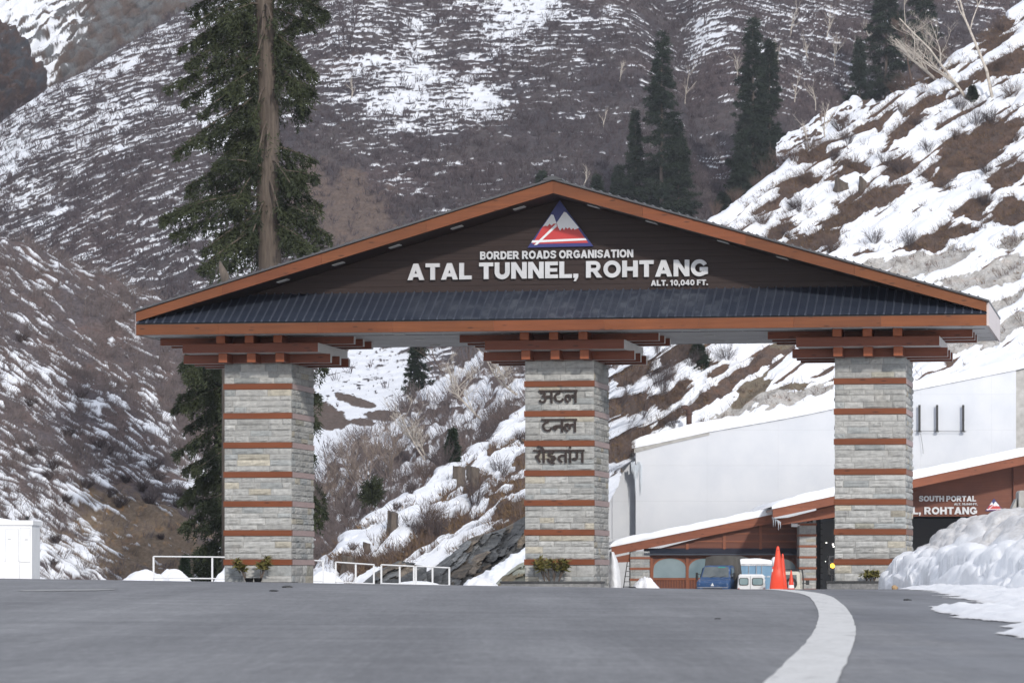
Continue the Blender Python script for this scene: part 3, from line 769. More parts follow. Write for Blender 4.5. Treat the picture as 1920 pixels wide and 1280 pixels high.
spill('slush_sheet', [(a[0]+.1, a[1], .42, 3.2), (b[0]+.3, b[1], .62, 3.6), (c[0]+.4, c[1], .7, 4), (d[0]+.3, d[1], .8, 5), (6.0, 44, .9, 5), (5.6, 37, .9, 5), (6.5, 50, .9, 6), (6.9, 57, .7, 6)], 2.6, 8.2, 24, 66, 260, 420, 60, 'thin ragged sheet of slush spilling from the snow bank onto the asphalt')
e = gw2(1925, 1196)
spill('slush_patch', [(e[0]+.25, e[1], .42, 2.3), (e[0]+.75, e[1]+2, .6, 3)], 2.3, 5.2, 16, 29, 160, 200, 90, 'small patch of slush at the nearest right edge of the road')
# ================================================================ MOUNTAINS AND HILLSIDES
def loft(rows, px0, px1, nu, nv, smooth=9, vs=.05):
    pxs = np.linspace(px0, px1, nu); W = []
    for r in rows:
        r = np.array(r, float)
        py = np.interp(pxs, r[:, 0], r[:, 1]); d = np.interp(pxs, r[:, 0], r[:, 2])
        k = max(3, int(smooth)) | 1; ker = np.hanning(k+2)[1:-1]; ker /= ker.sum()
        py = np.convolve(np.pad(py, k//2, mode='edge'), ker, 'valid'); d = np.convolve(np.pad(d, k//2, mode='edge'), ker, 'valid')
        W.append(np.stack([(pxs-960)/F*d, d, CZ+(HZ-py)/F*d], -1))
    W = np.array(W)
    seg = [max(1e-3, np.abs((W[i+1, :, 2]/W[i+1, :, 1]-W[i, :, 2]/W[i, :, 1])).mean()) for i in range(len(W)-1)]
    cum = np.concatenate([[0], np.cumsum(seg)]); cum /= cum[-1]
    tt = np.linspace(0, 1, nv); out = np.empty((nv, nu, 3))
    for j, t in enumerate(tt):
        i = min(len(W)-2, int(np.searchsorted(cum, t, 'right')-1)); f = (t-cum[i])/(cum[i+1]-cum[i])
        out[j] = W[i]*(1-f)+W[i+1]*f
    if vs:
        k = int(nv*vs) | 1; ker = np.hanning(k+2)[1:-1]; ker /= ker.sum(); pd = np.concatenate([2*out[:1]-out[k//2:0:-1], out, 2*out[-1:]-out[-2:-k//2-1:-1]])
        sm = np.zeros_like(out)
        for q in range(k): sm += ker[q]*pd[q:q+nv]
        out = sm
    return out
def pix(Pt): return 960+Pt[..., 0]/Pt[..., 1]*F, HZ-(Pt[..., 2]-CZ)/Pt[..., 1]*F
def normals(Pt):
    a = np.gradient(Pt, axis=1); b = np.gradient(Pt, axis=0); n = np.cross(a, b); n /= np.linalg.norm(n, axis=-1, keepdims=True)+1e-9
    return n
def idw(pts, px, py, pw=3.0, cell=None):
    num = 0; den = 0
    for (x, y, v) in pts:
        w = 1/(((px-x)**2+(py-y)**2)+300.)**(pw/2); num = num+w*v; den = den+w
    return num/den
SURF = {}
def surface_at(name, px, py):
    Pt, qx, qy = SURF[name]
    k = np.argmin((qx-px)**2+(qy-py)**2); return Pt.reshape(-1, 3)[k]
def finish(name, Pt, snow, alb, mat, kind='structure'):
    nv, nu = Pt.shape[:2]
    me = raw_mesh(name, Pt.reshape(-1, 3), grid_faces(nv, nu), 4, True)
    add_float(me, 'snow', snow); add_col(me, 'alb', alb.reshape(-1, 3))
    qx, qy = pix(Pt); SURF[name+str(len(SURF)) if name in SURF else name] = (Pt, qx, qy)
    return tag(link(name, me, mat), kind=kind)
def lerp3(a, b, t): return np.array(a)[None, None]*(1-t[..., None])+np.array(b)[None, None]*t[..., None]

# ---- the great slope behind everything ------------------------------------------------
rows = [[(-260, 1010, 330), (2180, 1010, 330)],
        [(-260, 860, 385), (2180, 860, 385)],
        [(-260, 650, 445), (2180, 650, 445)],
        [(-260, 470, 490), (0, 420, 505), (350, 330, 505), (900, 330, 505), (1300, 330, 480), (1700, 330, 520), (2180, 330, 560)],
        [(-260, 345, 545), (0, 240, 560), (45, 200, 562), (95, 165, 565), (160, 128, 570), (230, 85, 578), (300, 45, 588), (350, 15, 595), (470, -60, 605), (700, -160, 615), (2180, -160, 640)],
        [(-260, 420, 620), (0, 330, 640), (230, 180, 650), (350, 110, 660), (470, 0, 680), (700, -160, 700), (2180, -160, 720)]]
Pt = loft(rows, -260, 2180, 1340, 700, 41)
qx, qy = pix(Pt)
# broad spurs and gullies
N = normals(Pt); A = Pt[..., 0]; B = Pt[..., 2]*2.0
big = 2.6*fbm(A/45+.3, B/80, 4, 2)
big += -5*np.exp(-((qx-1290-.25*(qy-100))/70)**2)*sstep(600, 100, qy)   # gully right of the crest trees
Pt = Pt+N*(big*sstep(1000, 850, qy))[..., None]
ang = np.interp(np.linspace(-260, 2180, 1340), [-260, 0, 350, 640, 1000, 1250, 1300, 1500, 2180], [.75, .72, .55, .18, -.05, -.12, -.5, -.42, -.3])
Sx = np.concatenate([[0], np.cumsum((ang[1:]+ang[:-1])/2*np.diff(A[350]))])
Bq = B*.62
b2 = Bq-Sx[None]*.85
# scalloped terracettes: rounded mounds with snow caught above each
sc = np.abs(perlin(A/2.6+.5*perlin(A/9, b2/9, 51), b2/3.4, 50))+.4*np.abs(perlin(A/1.2, b2/1.8, 57))
ph = b2/1.25-.8*sc+1.3*fbm(A/17, b2/11, 3, 53)
fr = ph-np.floor(ph)
fr2 = (b2/.62-.7*np.abs(perlin(A/1.25, b2/1.5, 61))+.9*fbm(A/8, b2/5, 3, 63)); fr2 = fr2-np.floor(fr2)
D = [(50,250,.58),(150,215,.6),(20,300,.66),(100,320,.42),(250,140,.56),(310,60,.56),(200,300,.46),(100,400,.42),(250,400,.34),(30,450,.4),(400,250,.46),(380,480,.44),(450,520,.55),(330,340,.42),(430,420,.42),
 (640,250,.38),(620,120,.36),(680,60,.38),(750,40,.38),(772,125,.72),(745,200,.62),(722,235,.55),(850,90,.32),(950,40,.72),(1000,8,.62),(905,60,.44),(930,130,.34),(890,180,.72),(915,190,.7),(840,195,.44),(950,170,.32),(700,300,.34),(900,290,.13),(1000,250,.14),(1050,120,.34),(1100,50,.34),(1150,150,.26),(1000,330,.1),(850,350,.14),(640,400,-.5),(690,430,-.5),(620,350,-.1),(740,320,.22),(1150,300,.06),(1200,30,.32),(1290,30,.36),
 (1310,40,.55),(1390,70,.34),(1540,50,.36),(1500,120,.5),(1545,85,.42),(1520,160,.3),(1300,200,.02),(1330,300,.04),(1360,280,.2),(1480,20,.35),(1600,60,.2),(1650,20,.3),(1330,120,.12),(1420,160,.3),(1500,260,.0),(1250,350,.1),(1320,380,.2),
 (630,700,.75),(700,690,.85),(760,690,.8),(660,760,.9),(620,650,.5),(800,660,.5),(900,640,.0),(1000,620,.1),(640,840,1.2),(700,850,1.2),(600,800,1.1),(500,700,.3),(500,560,.4),(560,620,.3),(300,560,.3),(300,700,.4),(800,560,.0),(1100,560,.1),(1300,600,.4),(800,900,1.0),(1200,900,.8)]
den = idw(D, qx, qy)
den = den+.05+.24*fbm(A/20, b2/13, 3, 70)+.10*fbm(A/4, b2/3, 2, 75)
w = np.clip(den, -.5, 1.3)
n1 = fbm(A/2.7+.6*perlin(A/2.2, b2/1.4, 84), b2/.62, 4, 83); n2 = fbm(A/9, b2/2.8, 3, 85)
val = .5+.62*n1+.34*n2+.36*(fr-.5)+.16*(fr2-.5)
snow = sstep(-.13, .13, val-(1-w)-.03)
snow = np.where(w > 1.0, 1.0, snow)
# brown scree patches in the snowy valley
def ell(px, py, cx, cy, rx, ry, rot):
    c, s = cos(radians(rot)), sin(radians(rot)); dx, dy = px-cx, py-cy
    return 1-np.sqrt(((dx*c+dy*s)/rx)**2+((-dx*s+dy*c)/ry)**2)
nz = .5*fbm(qx/16, qy/9, 4, 91)
br = np.maximum.reduce([ell(qx, qy, 610, 778, 50, 24, 18), ell(qx, qy, 668, 748, 42, 9, 14), ell(qx, qy, 720, 778, 40, 12, 5), ell(qx, qy, 615, 662, 45, 18, -20), ell(qx, qy, 680, 790, 24, 9, 5)])+nz*.8
snow = snow*(1-sstep(-.02, .1, br))
rockdots = sstep(.33, .42, fbm(qx/10, qy/5.5, 3, 95))*sstep(640, 655, qy)*sstep(760, 735, qy)*sstep(590, 600, qx)*sstep(900, 840, qx)
snow = snow*(1-rockdots)
mound = (1-fr)*.9*np.clip(1-w, .25, 1)
Pt = Pt+N*((.16*np.sin(np.pi*fr**.8)+.2*mound+.08*fr2+.5*(1-snow)*np.abs(perlin(A/1.6, b2/1.1, 87)))*sstep(900, 640, qy))[..., None]
t = sstep(-.35, .35, fbm(A/9, b2/6, 4, 101))
alb = lerp3((.074, .067, .075), (.10, .088, .09), t)
red = sstep(.05, .45, fbm(A/22, b2/14, 3, 111)+.25*sstep(1250, 1400, qx))
alb = alb*(1-.5*red[..., None])+np.array([.115, .084, .082])*.5*red[..., None]
soil = sstep(0, .5, ell(qx, qy, 655, 400, 140, 80, 35)+.75*fbm(qx/46, qy/34, 5, 97)+.2*fbm(qx/9, qy/7, 3, 98))[..., None]; SOIL = soil[..., 0]
alb = alb*(1-soil)+np.array([.145, .112, .095])*soil
snow = snow*(1-.93*soil[..., 0])
scree = np.clip(sstep(-.02, .1, br), 0, 1)[..., None]; alb = alb*(1-scree)+np.array([.13, .10, .085])*scree
grey = sstep(.1, .4, ell(qx, qy, 20, 300, 90, 26, -38)+.5*nz)[..., None]; alb = alb*(1-grey)+np.array([.3, .32, .34])*grey; 
FAR_W, FAR_SNOW = w, snow
finish('mountain_slope', Pt, snow, alb, M['mountain'])
FAR = (Pt, N, snow, qx, qy)

# ---- rocky flank beyond the left ridge -----------------------------------------------
rows = [[(-300, 520, 700), (700, 420, 700)], [(-300, 200, 760), (700, 120, 760)], [(-300, -120, 820), (700, -160, 820)]]
Pt = loft(rows, -300, 620, 420, 330); qx, qy = pix(Pt); N = normals(Pt)
u = (qx*.86-qy*.5)/60; v = (qx*.5+qy*.86)/22
cr = np.abs(fbm(u*.8, v*1.3, 5, 200)); st = fbm(u*.25, v*2.2, 4, 205)
Pt = Pt+N*(4.5*cr+3*st)[..., None]
den = idw([(30,20,.75),(110,90,.75),(150,60,.4),(140,25,.55),(90,140,.75),(200,40,.1),(240,60,-.2),(300,30,-.3),(160,120,-.1),(120,130,.1),(200,90,.0),(330,0,-.2),(60,10,.8),(180,10,.2),(260,0,.1)], qx, qy)
snow = sstep(-.12, .18, den-.50+.95*fbm((qx*.86-qy*.5)/40, (qx*.5+qy*.86)/5, 5, 210)+.25*fbm(qx/9, qy/5, 3, 211))
t = sstep(-.3, .3, fbm(qx/40+qy/50, qy/22-qx/45, 4, 220)); alb = lerp3((.20, .21, .215), (.15, .115, .095), t)
alb *= (1-.55*sstep(.0, .12, .1-cr))[..., None]*.7
finish('rocky_flank', Pt, snow, alb, M['mountain'])
# dark crag at the left edge
out = [(-150, -30), (-40, 20), (0, 42), (35, 60), (62, 100), (78, 130), (90, 158), (78, 180), (60, 198), (20, 222), (0, 236), (-60, 290), (-150, 330)]
nu, nv = 150, 150
ys = np.linspace(-30, 330, nv); ex = np.interp(ys, [-30, 20, 42, 60, 100, 130, 158, 180, 198, 222, 236, 290, 330], [-130, -40, 2, 36, 63, 80, 92, 80, 62, 24, 4, -50, -130])
Pt = np.empty((nv, nu, 3))
for j, y in enumerate(ys):
    s = np.linspace(0, 1, nu); th = s*pi*.5
    xs_ = -200+(ex[j]+200)*np.sin(th)
    Pt[j] = np.stack(P(xs_, np.full(nu, y), 660+26*(1-np.cos(th))), -1)
qx, qy = pix(Pt)
k = 3.2*fbm(qx/34+qy/60, qy/24-qx/70, 5, 230)+1.4*np.abs(fbm(qx/10, qy/16, 4, 231))
Pt[..., 1] -= k; Pt[..., 0] += .5*k; Pt[..., 2] += .6*k
t = sstep(-.2, .3, fbm(qx/26, qy/20, 4, 232)-.15*sstep(140, 200, qy)); alb = lerp3((.085, .058, .048), (.06, .066, .075), t)
snow = sstep(.25, .4, fbm(qx/12, qy/6, 3, 233)-.35*sstep(60, 130, qy))*.8
finish('crag', Pt, snow, alb, M['mountain'])

# ---- the hillside falling from the left ---------------------------------------------
rows = [[(-260, 1125, 148), (640, 1125, 150)],
        [(-260, 820, 165), (0, 830, 165), (300, 900, 163), (450, 990, 160), (640, 1110, 158)],
        [(-260, 360, 205), (-60, 420, 203), (0, 442, 202), (60, 460, 201), (130, 484, 199), (200, 518, 197), (260, 545, 195), (300, 566, 193), (345, 610, 190), (385, 650, 188), (420, 690, 185), (480, 770, 181), (540, 870, 177), (600, 970, 172), (640, 1100, 168)],
        [(-260, 480, 240), (0, 560, 240), (300, 690, 230), (480, 900, 215), (640, 1150, 200)]]
Pt = loft(rows, -260, 640, 760, 560, 21); qx, qy = pix(Pt); N = normals(Pt)
u = (qx*.86+qy*.5); v = (-qx*.5+qy*.86)        # along the streaks / across them
Pt = Pt+N*(.8*fbm(u/220, v/90, 4, 300)+.22*fbm(u/60, v/22, 4, 301))[..., None]
wig = 10*np.abs(perlin(u/38, v/30, 303))+14*fbm(u/120, v/40, 3, 304)
ph = (v+wig)/17+1.1*fbm(u/90, v/40, 3, 308); fr = ph-np.floor(ph)
den = idw([(20,500,.3),(100,520,.4),(60,560,.25),(150,560,.25),(250,640,.3),(180,600,.12),(330,700,.2),(60,620,.25),(150,680,.3),(280,720,.4),(30,720,.55),(100,740,.6),(60,800,.3),(200,770,.5),(300,800,.55),(380,800,.2),(350,760,.1),(50,870,.5),(160,860,.4),(250,880,.5),(370,880,.55),(100,930,.55),(180,930,.5),(260,940,.2),(330,935,.75),(380,960,.3),(90,1020,.7),(150,1010,.6),(130,1060,.75),(220,1000,.25),(240,1050,.3),(280,960,.25),(300,1020,.1),(360,1020,.1),(390,1060,.5),(330,1080,.4),(200,1040,.45),(60,980,.6),(620,980,.2),(610,1040,.3),(600,900,.15)], qx, qy)
den = den+.2*fbm(u/70, v/26, 3, 310)
val = .5+.75*fbm(u/40+.4*perlin(u/30, v/10, 316), v/4.6, 5, 312)+.30*fbm(u/80, v/20, 3, 315)+.22*(fr-.5)
den = den+.10*sstep(760, 600, qy)
snow = .9*sstep(-.15, .15, val-(1-den)-.01-.075)
Pt = Pt+N*(.16*snow+.08*np.sin(np.pi*fr))[..., None]
t = sstep(-.3, .3, fbm(u/90, v/40, 4, 320)); alb = lerp3((.14, .108, .102), (.118, .103, .109), t)
cut = sstep(.0, .3, np.maximum(ell(qx, qy, 270, 1010, 170, 75, 28), ell(qx, qy, 170, 1050, 150, 40, 20))+.5*fbm(u/40, v/18, 4, 325))[..., None]
alb = alb*(1-cut)+np.array([.19, .145, .105])*cut
pt_ = sstep(.2, .45, fbm(u/24, v/14, 4, 330))[..., None]*cut; alb = alb*(1-pt_)+np.array([.26, .17, .095])*pt_
finish('left_hillside', Pt, snow, alb, M['hill'])
LEFT = (Pt, N, snow, qx, qy)

# ---- brushy shoulder seen between the left and middle pillars -----------------------
rows = [[(520, 1130, 172), (700, 1000, 190), (880, 880, 205), (1000, 800, 215), (1120, 740, 225)],
        [(520, 920, 220), (586, 866, 222), (623, 858, 224), (655, 830, 226), (700, 812, 229), (729, 780, 232), (760, 760, 234), (793, 735, 236), (815, 718, 238), (857, 686, 242), (900, 658, 246), (960, 622, 250), (1040, 570, 256), (1120, 520, 262)],
        [(520, 990, 270), (700, 900, 275), (900, 760, 285), (1120, 640, 300)]]
Pt = loft(rows, 520, 1120, 420, 260, 15); qx, qy = pix(Pt); N = normals(Pt)
Pt = Pt+N*(1.0*fbm(qx/70, qy/50, 4, 400)+.4*fbm(qx/18, qy/14, 3, 401))[..., None]
u = (qx*.8-qy*.6); v = (qx*.6+qy*.8)
pat = np.maximum.reduce([ell(qx, qy, 893, 738, 30, 20, -35), ell(qx, qy, 862, 702, 70, 9, -40), ell(qx, qy, 820, 735, 26, 14, -35), ell(qx, qy, 725, 808, 48, 8, -32), ell(qx, qy, 745, 828, 30, 9, -32), ell(qx, qy, 850, 790, 48, 8, -30),
  ell(qx, qy, 830, 810, 26, 10, -35), ell(qx, qy, 905, 780, 48, 9, -28), ell(qx, qy, 960, 740, 48, 12, -35), ell(qx, qy, 640, 905, 60, 5, -38), ell(qx, qy, 775, 870, 34, 10, -20), ell(qx, qy, 690, 920, 26, 12, 5), ell(qx, qy, 600, 985, 18, 14, 60), ell(qx, qy, 600, 870, 10, 30, 60), ell(qx, qy, 940, 690, 40, 8, -40), ell(qx, qy, 960, 660, 30, 10, -40), ell(qx, qy, 660, 985, 30, 8, -35)])
snow = sstep(-.14, .2, np.maximum(pat, .75*fbm(u/34, v/8, 4, 406)-.2)+.55*fbm(u/20, v/10, 4, 405)+.14)
t = sstep(-.3, .3, fbm(u/40, v/24, 4, 410)); alb = lerp3((.15, .112, .098), (.115, .097, .097), t)
finish('brushy_shoulder', Pt, snow, alb, M['hill'])
MID = (Pt, N, snow, qx, qy)

# ---- the snowy hillside on the right ------------------------------------------------
ridge = [(520, 1122, 150), (560, 1098, 152), (600, 1078, 154), (640, 1040, 157), (690, 985, 161), (740, 948, 165), (800, 905, 170), (850, 868, 176), (922, 826, 186), (985, 768, 198), (1060, 690, 215), (1140, 600, 235), (1200, 530, 252), (1262, 470, 268), (1330, 412, 282), (1400, 366, 288), (1460, 322, 293), (1510, 288, 297), (1560, 250, 300), (1610, 214, 303), (1650, 186, 305), (1740, 142, 311), (1810, 86, 315), (1920, 0, 320), (2200, -220, 335)]
foot = [(520, 1132, 142), (850, 1128, 146), (930, 1128, 150), (1000, 1120, 160), (1060, 1060, 190), (1140, 920, 242), (1192, 850, 253), (1567, 775, 254), (1920, 700, 255), (2200, 640, 256)]
backr = [(x, y+90, d+70) for x, y, d in ridge]
mid = []
fx = np.array(foot, float); rx = np.array(ridge, float)
for x in list(range(520, 2201, 40)):
    mid.append((x, .5*np.interp(x, fx[:, 0], fx[:, 1])+.5*np.interp(x, rx[:, 0], rx[:, 1]), .56*np.interp(x, fx[:, 0], fx[:, 2])+.44*np.interp(x, rx[:, 0], rx[:, 2])))
Pt = loft([foot, mid, ridge, backr], 520, 2200, 1250, 620, 13); qx, qy = pix(Pt); N = normals(Pt)
u = (qx*.86-qy*.5); v = (qx*.5+qy*.86)
Pt = Pt+N*(.8*fbm(u/150, v/60, 3, 500)+.15*fbm(u/70, v/20, 2, 501))[..., None]
wx = 22*fbm(u/60, v/24, 5, 505); wy = 14*fbm(u/54, v/18, 5, 506)
X, Y = qx+wx, qy+wy
BR = [(1835,275,95,34,-28),(1780,315,60,18,-30),(1625,385,85,22,-24),(1890,335,45,18,-30),(1820,395,42,15,-25),(1895,395,34,22,-20),(1498,352,42,13,-30),(1590,400,55,16,-22),(1600,318,24,14,0),(1880,132,60,14,-25),(1865,55,45,16,-25),(1760,140,40,8,-25),(1515,455,42,18,-30),(1460,440,40,12,-35),(1700,245,52,10,-28),(1640,230,46,9,-28),(1560,268,34,9,-30),(1520,300,36,9,-30),(1690,320,38,14,-20),(1740,200,40,8,-28),(1800,165,40,9,-25),(1440,390,34,9,-35),(1560,440,30,10,-20),(1620,475,22,9,-10),(1780,440,60,10,-15),(1725,462,50,9,-12),
 (1388,706,112,11,-34),(1355,735,60,10,-38),(1450,668,44,12,-30),(1175,825,50,17,-28),(1180,845,50,12,-20),(1262,742,46,13,-38),(1345,698,28,9,-32),(1250,790,36,9,-30),(1215,755,36,12,-25),(1170,760,42,16,-20),(1180,700,40,18,-30),(1270,660,36,10,-30),(1300,640,30,9,-30),
 (880,970,74,12,-33),(790,1020,66,15,-34),(955,915,42,18,-34),(905,905,24,10,-30),(960,960,36,22,-30),(770,1040,60,12,-30),(880,925,34,9,-34),(655,1072,22,8,-30),(960,990,60,18,-30),(830,1000,40,14,-20),(715,1062,60,16,-20),(778,862,22,9,-30),(925,850,30,9,-25),(985,860,30,10,-20)]
GR = [(1745,492,92,24,-14),(1840,520,60,18,-24),(1880,515,56,20,-38),(1785,537,26,9,-10),(1870,575,70,11,-24),(1840,600,90,9,-24),(1800,645,85,13,-24),(1890,620,60,16,-26),(1730,665,50,8,-25),(1385,765,62,15,-24),(1440,745,60,13,-18),(1500,742,75,11,-20),(1650,505,34,12,-12),(1900,455,34,12,-25),(1760,610,50,6,-24),(1700,630,40,7,-24)]
GV = [(1408,735,40,17,-38),(1480,728,34,8,-12),(1395,752,34,12,-30),(1470,650,32,10,-30)]
SN = [(735,955,80,13,-32),(895,958,24,9,-24),(852,946,18,8,-20),(700,1020,70,20,-36),(790,985,40,10,-35),(940,925,24,6,-20),(940,855,40,12,-25)]
fb = np.maximum.reduce([ell(X, Y, *e) for e in BR]); fg = np.maximum.reduce([ell(X, Y, *e) for e in GR]); fv = np.maximum.reduce([ell(X, Y, *e) for e in GV]); fs = np.maximum.reduce([ell(X, Y, *e) for e in SN])
fr_ = .5*fbm(u/44, v/9, 5, 510)+.11*fbm(qx/7, qy/5, 4, 511)
bare = np.maximum.reduce([fb, fg, fv])+fr_
bare = np.maximum(bare, 1.05*fbm(u/95, v/12, 5, 515)-.20+.12*sstep(420, 200, qy))     # scattered small openings
bare = np.minimum(bare, .45-np.clip(fs*1.6, -9, 1)+.0)
snow = 1-sstep(-.08, .12, bare)
Pt = Pt+N*(.38*sstep(.12, -.3, bare))[..., None]
t = sstep(-.3, .3, fbm(qx/30, qy/18, 4, 525)); alb = lerp3((.135, .09, .068), (.105, .08, .07), t)
isg = sstep(-.05, .05, fg-fb)*sstep(-.25, 0, fg+fr_); isg = np.maximum(isg, 0)[..., None]
cg = lerp3((.46, .45, .43), (.36, .345, .32), sstep(-.2, .35, fbm(qx/24, qy/14, 5, 530)))
cg = cg*(1-.3*sstep(.04, .0, np.abs(fbm(u/30, v/26, 3, 533))))[..., None]
alb = alb*(1-isg)+cg*isg
isv = (sstep(-.05, .05, fv-np.maximum(fb, fg)))[..., None]; alb = alb*(1-isv)+np.array([.16, .135, .10])*isv
finish('right_hillside', Pt, snow, alb, M['slope'])
RIGHT = (Pt, N, snow, qx, qy)

# ---- low snowy spur poking out behind its upper crest
rows = [[(1440, 300, 318), (1700, 230, 322)], [(1455, 268, 324), (1472, 256, 325), (1500, 236, 327), (1530, 222, 328), (1560, 204, 330), (1600, 180, 333), (1640, 186, 336), (1700, 200, 340)], [(1440, 330, 352), (1700, 200, 370)]]
Pt = loft(rows, 1456, 1700, 200, 110, 7); qx, qy = pix(Pt); N = normals(Pt)
u = (qx*.86-qy*.5); v = (qx*.5+qy*.86); Pt = Pt+N*(.8*fbm(u/40, v/14, 4, 560))[..., None]
snow = 1-sstep(-.05, .12, .8*fbm(u/30, v/6, 5, 565)-.06)
finish('snowy_spur', Pt, snow, lerp3((.12, .085, .066), (.10, .078, .07), sstep(-.3, .3, fbm(u/20, v/20, 3, 566))), M['slope'])
# ---- rock outcrop at its foot -------------------------------------------------------
def outcrop(name, rows, px0, px1, nu, nv, amp, seed, label, dip=(.55, .83), mat='rock', clip=None):
    Pt = loft(rows, px0, px1, nu, nv, 9); qx, qy = pix(Pt); N = normals(Pt)
    u = qx*dip[0]-qy*dip[1]; v = qx*dip[1]+qy*dip[0]
    # fractured slabs: every block between the warped joints sits at its own depth
    q = v/15+1.1*fbm(u/55, v/36, 4, seed); q2 = u/46+.9*fbm(u/36, v/22, 4, seed+3)+.37*np.floor(q)
    def rnd(a, b, sd): return _hash(np.floor(a).astype(np.int64), np.floor(b).astype(np.int64), sd)/65535.
    s1, s2 = q-np.floor(q), q2-np.floor(q2)
    k = .75*rnd(q, q2, seed)+.35*s1+.22*s2*(rnd(q, q2, seed+9)-.3)+.3*rnd(q*2.3, q2*1.7, seed+4)+.45*fbm(u/60, v/26, 4, seed+5)+.10*fbm(u/10, v/6, 3, seed+6)
    ed = np.minimum.reduce([np.linspace(0, 1, nu)[None]*9+0*qy, (1-np.linspace(0, 1, nu))[None]*9+0*qy, (1-np.linspace(0, 1, nv))[:, None]*6+0*qx]); ed = np.clip(ed, 0, 1)
    Pt = Pt-np.array([-.25, 1, -.1])*(k*amp*ed)[..., None]
    me = raw_mesh(name, Pt.reshape(-1, 3), grid_faces(nv, nu), 4, False)
    tone = .45+1.1*rnd(q, q2, seed+2)**1.3; hue = rnd(q, q2, seed+8)
    col = tone[..., None]*np.where((hue > .78)[..., None], np.array([1.15, .95, .75]), np.array([.97, 1., 1.03]))
    add_col(me, 'tint', col.reshape(-1, 3))
    o = link(name, me, M[mat]); return tag(o, label, 'rock')
outcrop('rock_outcrop', [[(760, 1125, 140), (850, 1125, 140), (1010, 1125, 143)], [(760, 1090, 150), (800, 1070, 149), (840, 1036, 150), (870, 1012, 151), (930, 996, 154), (975, 970, 158), (1010, 950, 160)], [(760, 1100, 170), (1010, 960, 185)]], 765, 1010, 190, 130, 1.7, 700,
        'large grey slabby outcrop at the foot of the snowy slope left of the lettered pillar')
outcrop('tan_ledge', [[(670, 1125, 138), (800, 1125, 138)], [(670, 1100, 142), (700, 1072, 142), (745, 1050, 143), (800, 1062, 144)], [(670, 1110, 152), (800, 1090, 154)]], 672, 800, 80, 50, .6, 740,
        'tan brown rock ledge behind the white railing right of the left pillar', (.86, .5))
outcrop('mossy_rock', [[(915, 1125, 128), (1000, 1125, 128)], [(915, 1108, 131), (940, 1078, 132), (965, 1058, 132), (1000, 1045, 133)], [(915, 1115, 142), (1000, 1100, 144)]], 918, 1000, 70, 50, .45, 760,
        'pale green grey boulder directly left of the lettered pillar base', (.9, .4), 'rock_pale')
outcrop('dark_crag', [[(905, 945, 183), (1000, 955, 183)], [(905, 925, 186), (930, 905, 187), (960, 893, 188), (1000, 880, 190)], [(905, 935, 196), (1000, 900, 200)]], 908, 1000, 60, 44, 1.1, 780,
        'dark wet crag high on the slope just left of the lettered pillar', (.2, .98))

rows = [[(800, 1122, 133), (1010, 1122, 133)], [(800, 1116, 137), (860, 1098, 137.5), (910, 1070, 139), (985, 1022, 142.5), (1010, 1008, 143.5)], [(800, 1120, 146), (1010, 1040, 150)]]
Pt = loft(rows, 806, 1008, 120, 60, 7, .2); qx, qy = pix(Pt); N = normals(Pt)
Pt = Pt+N*(.35*fbm(qx/40, qy/26, 4, 800))[..., None]
tag(link('snow_drift', raw_mesh('snow_drift', Pt.reshape(-1, 3), grid_faces(60, 120), 4, True), M['snow']), 'wedge of snow banked against the rock outcrop left of the lettered pillar', 'snow drift')
# ================================================================ VEGETATION
def blades(base, dirs, L, Wd, rng, name, mat, parent=None, side=None, two=False):
    """cloud of slim triangular blades: base (n,3), dirs (n,3) unit, lengths L, widths Wd"""
    n = len(base); s = rng.normal(size=(n, 3)) if side is None else side
    s = s-dirs*(s*dirs).sum(1, keepdims=True); s /= np.linalg.norm(s, axis=1, keepdims=True)+1e-9
    L = np.asarray(L).reshape(-1, 1)*np.ones((n, 1)); Wd = np.asarray(Wd).reshape(-1, 1)*np.ones((n, 1))
    a = base-s*Wd*.5+dirs*L*.25; b = base+s*Wd*.5+dirs*L*.25
    V = np.stack([base, b, base+dirs*L, a], 1).reshape(-1, 3)
    Fi = np.arange(4*n).reshape(n, 4)
    return link(name, raw_mesh(name, V, Fi, 4), mat, parent)
def unit(v): return v/(np.linalg.norm(v, axis=-1, keepdims=True)+1e-9)

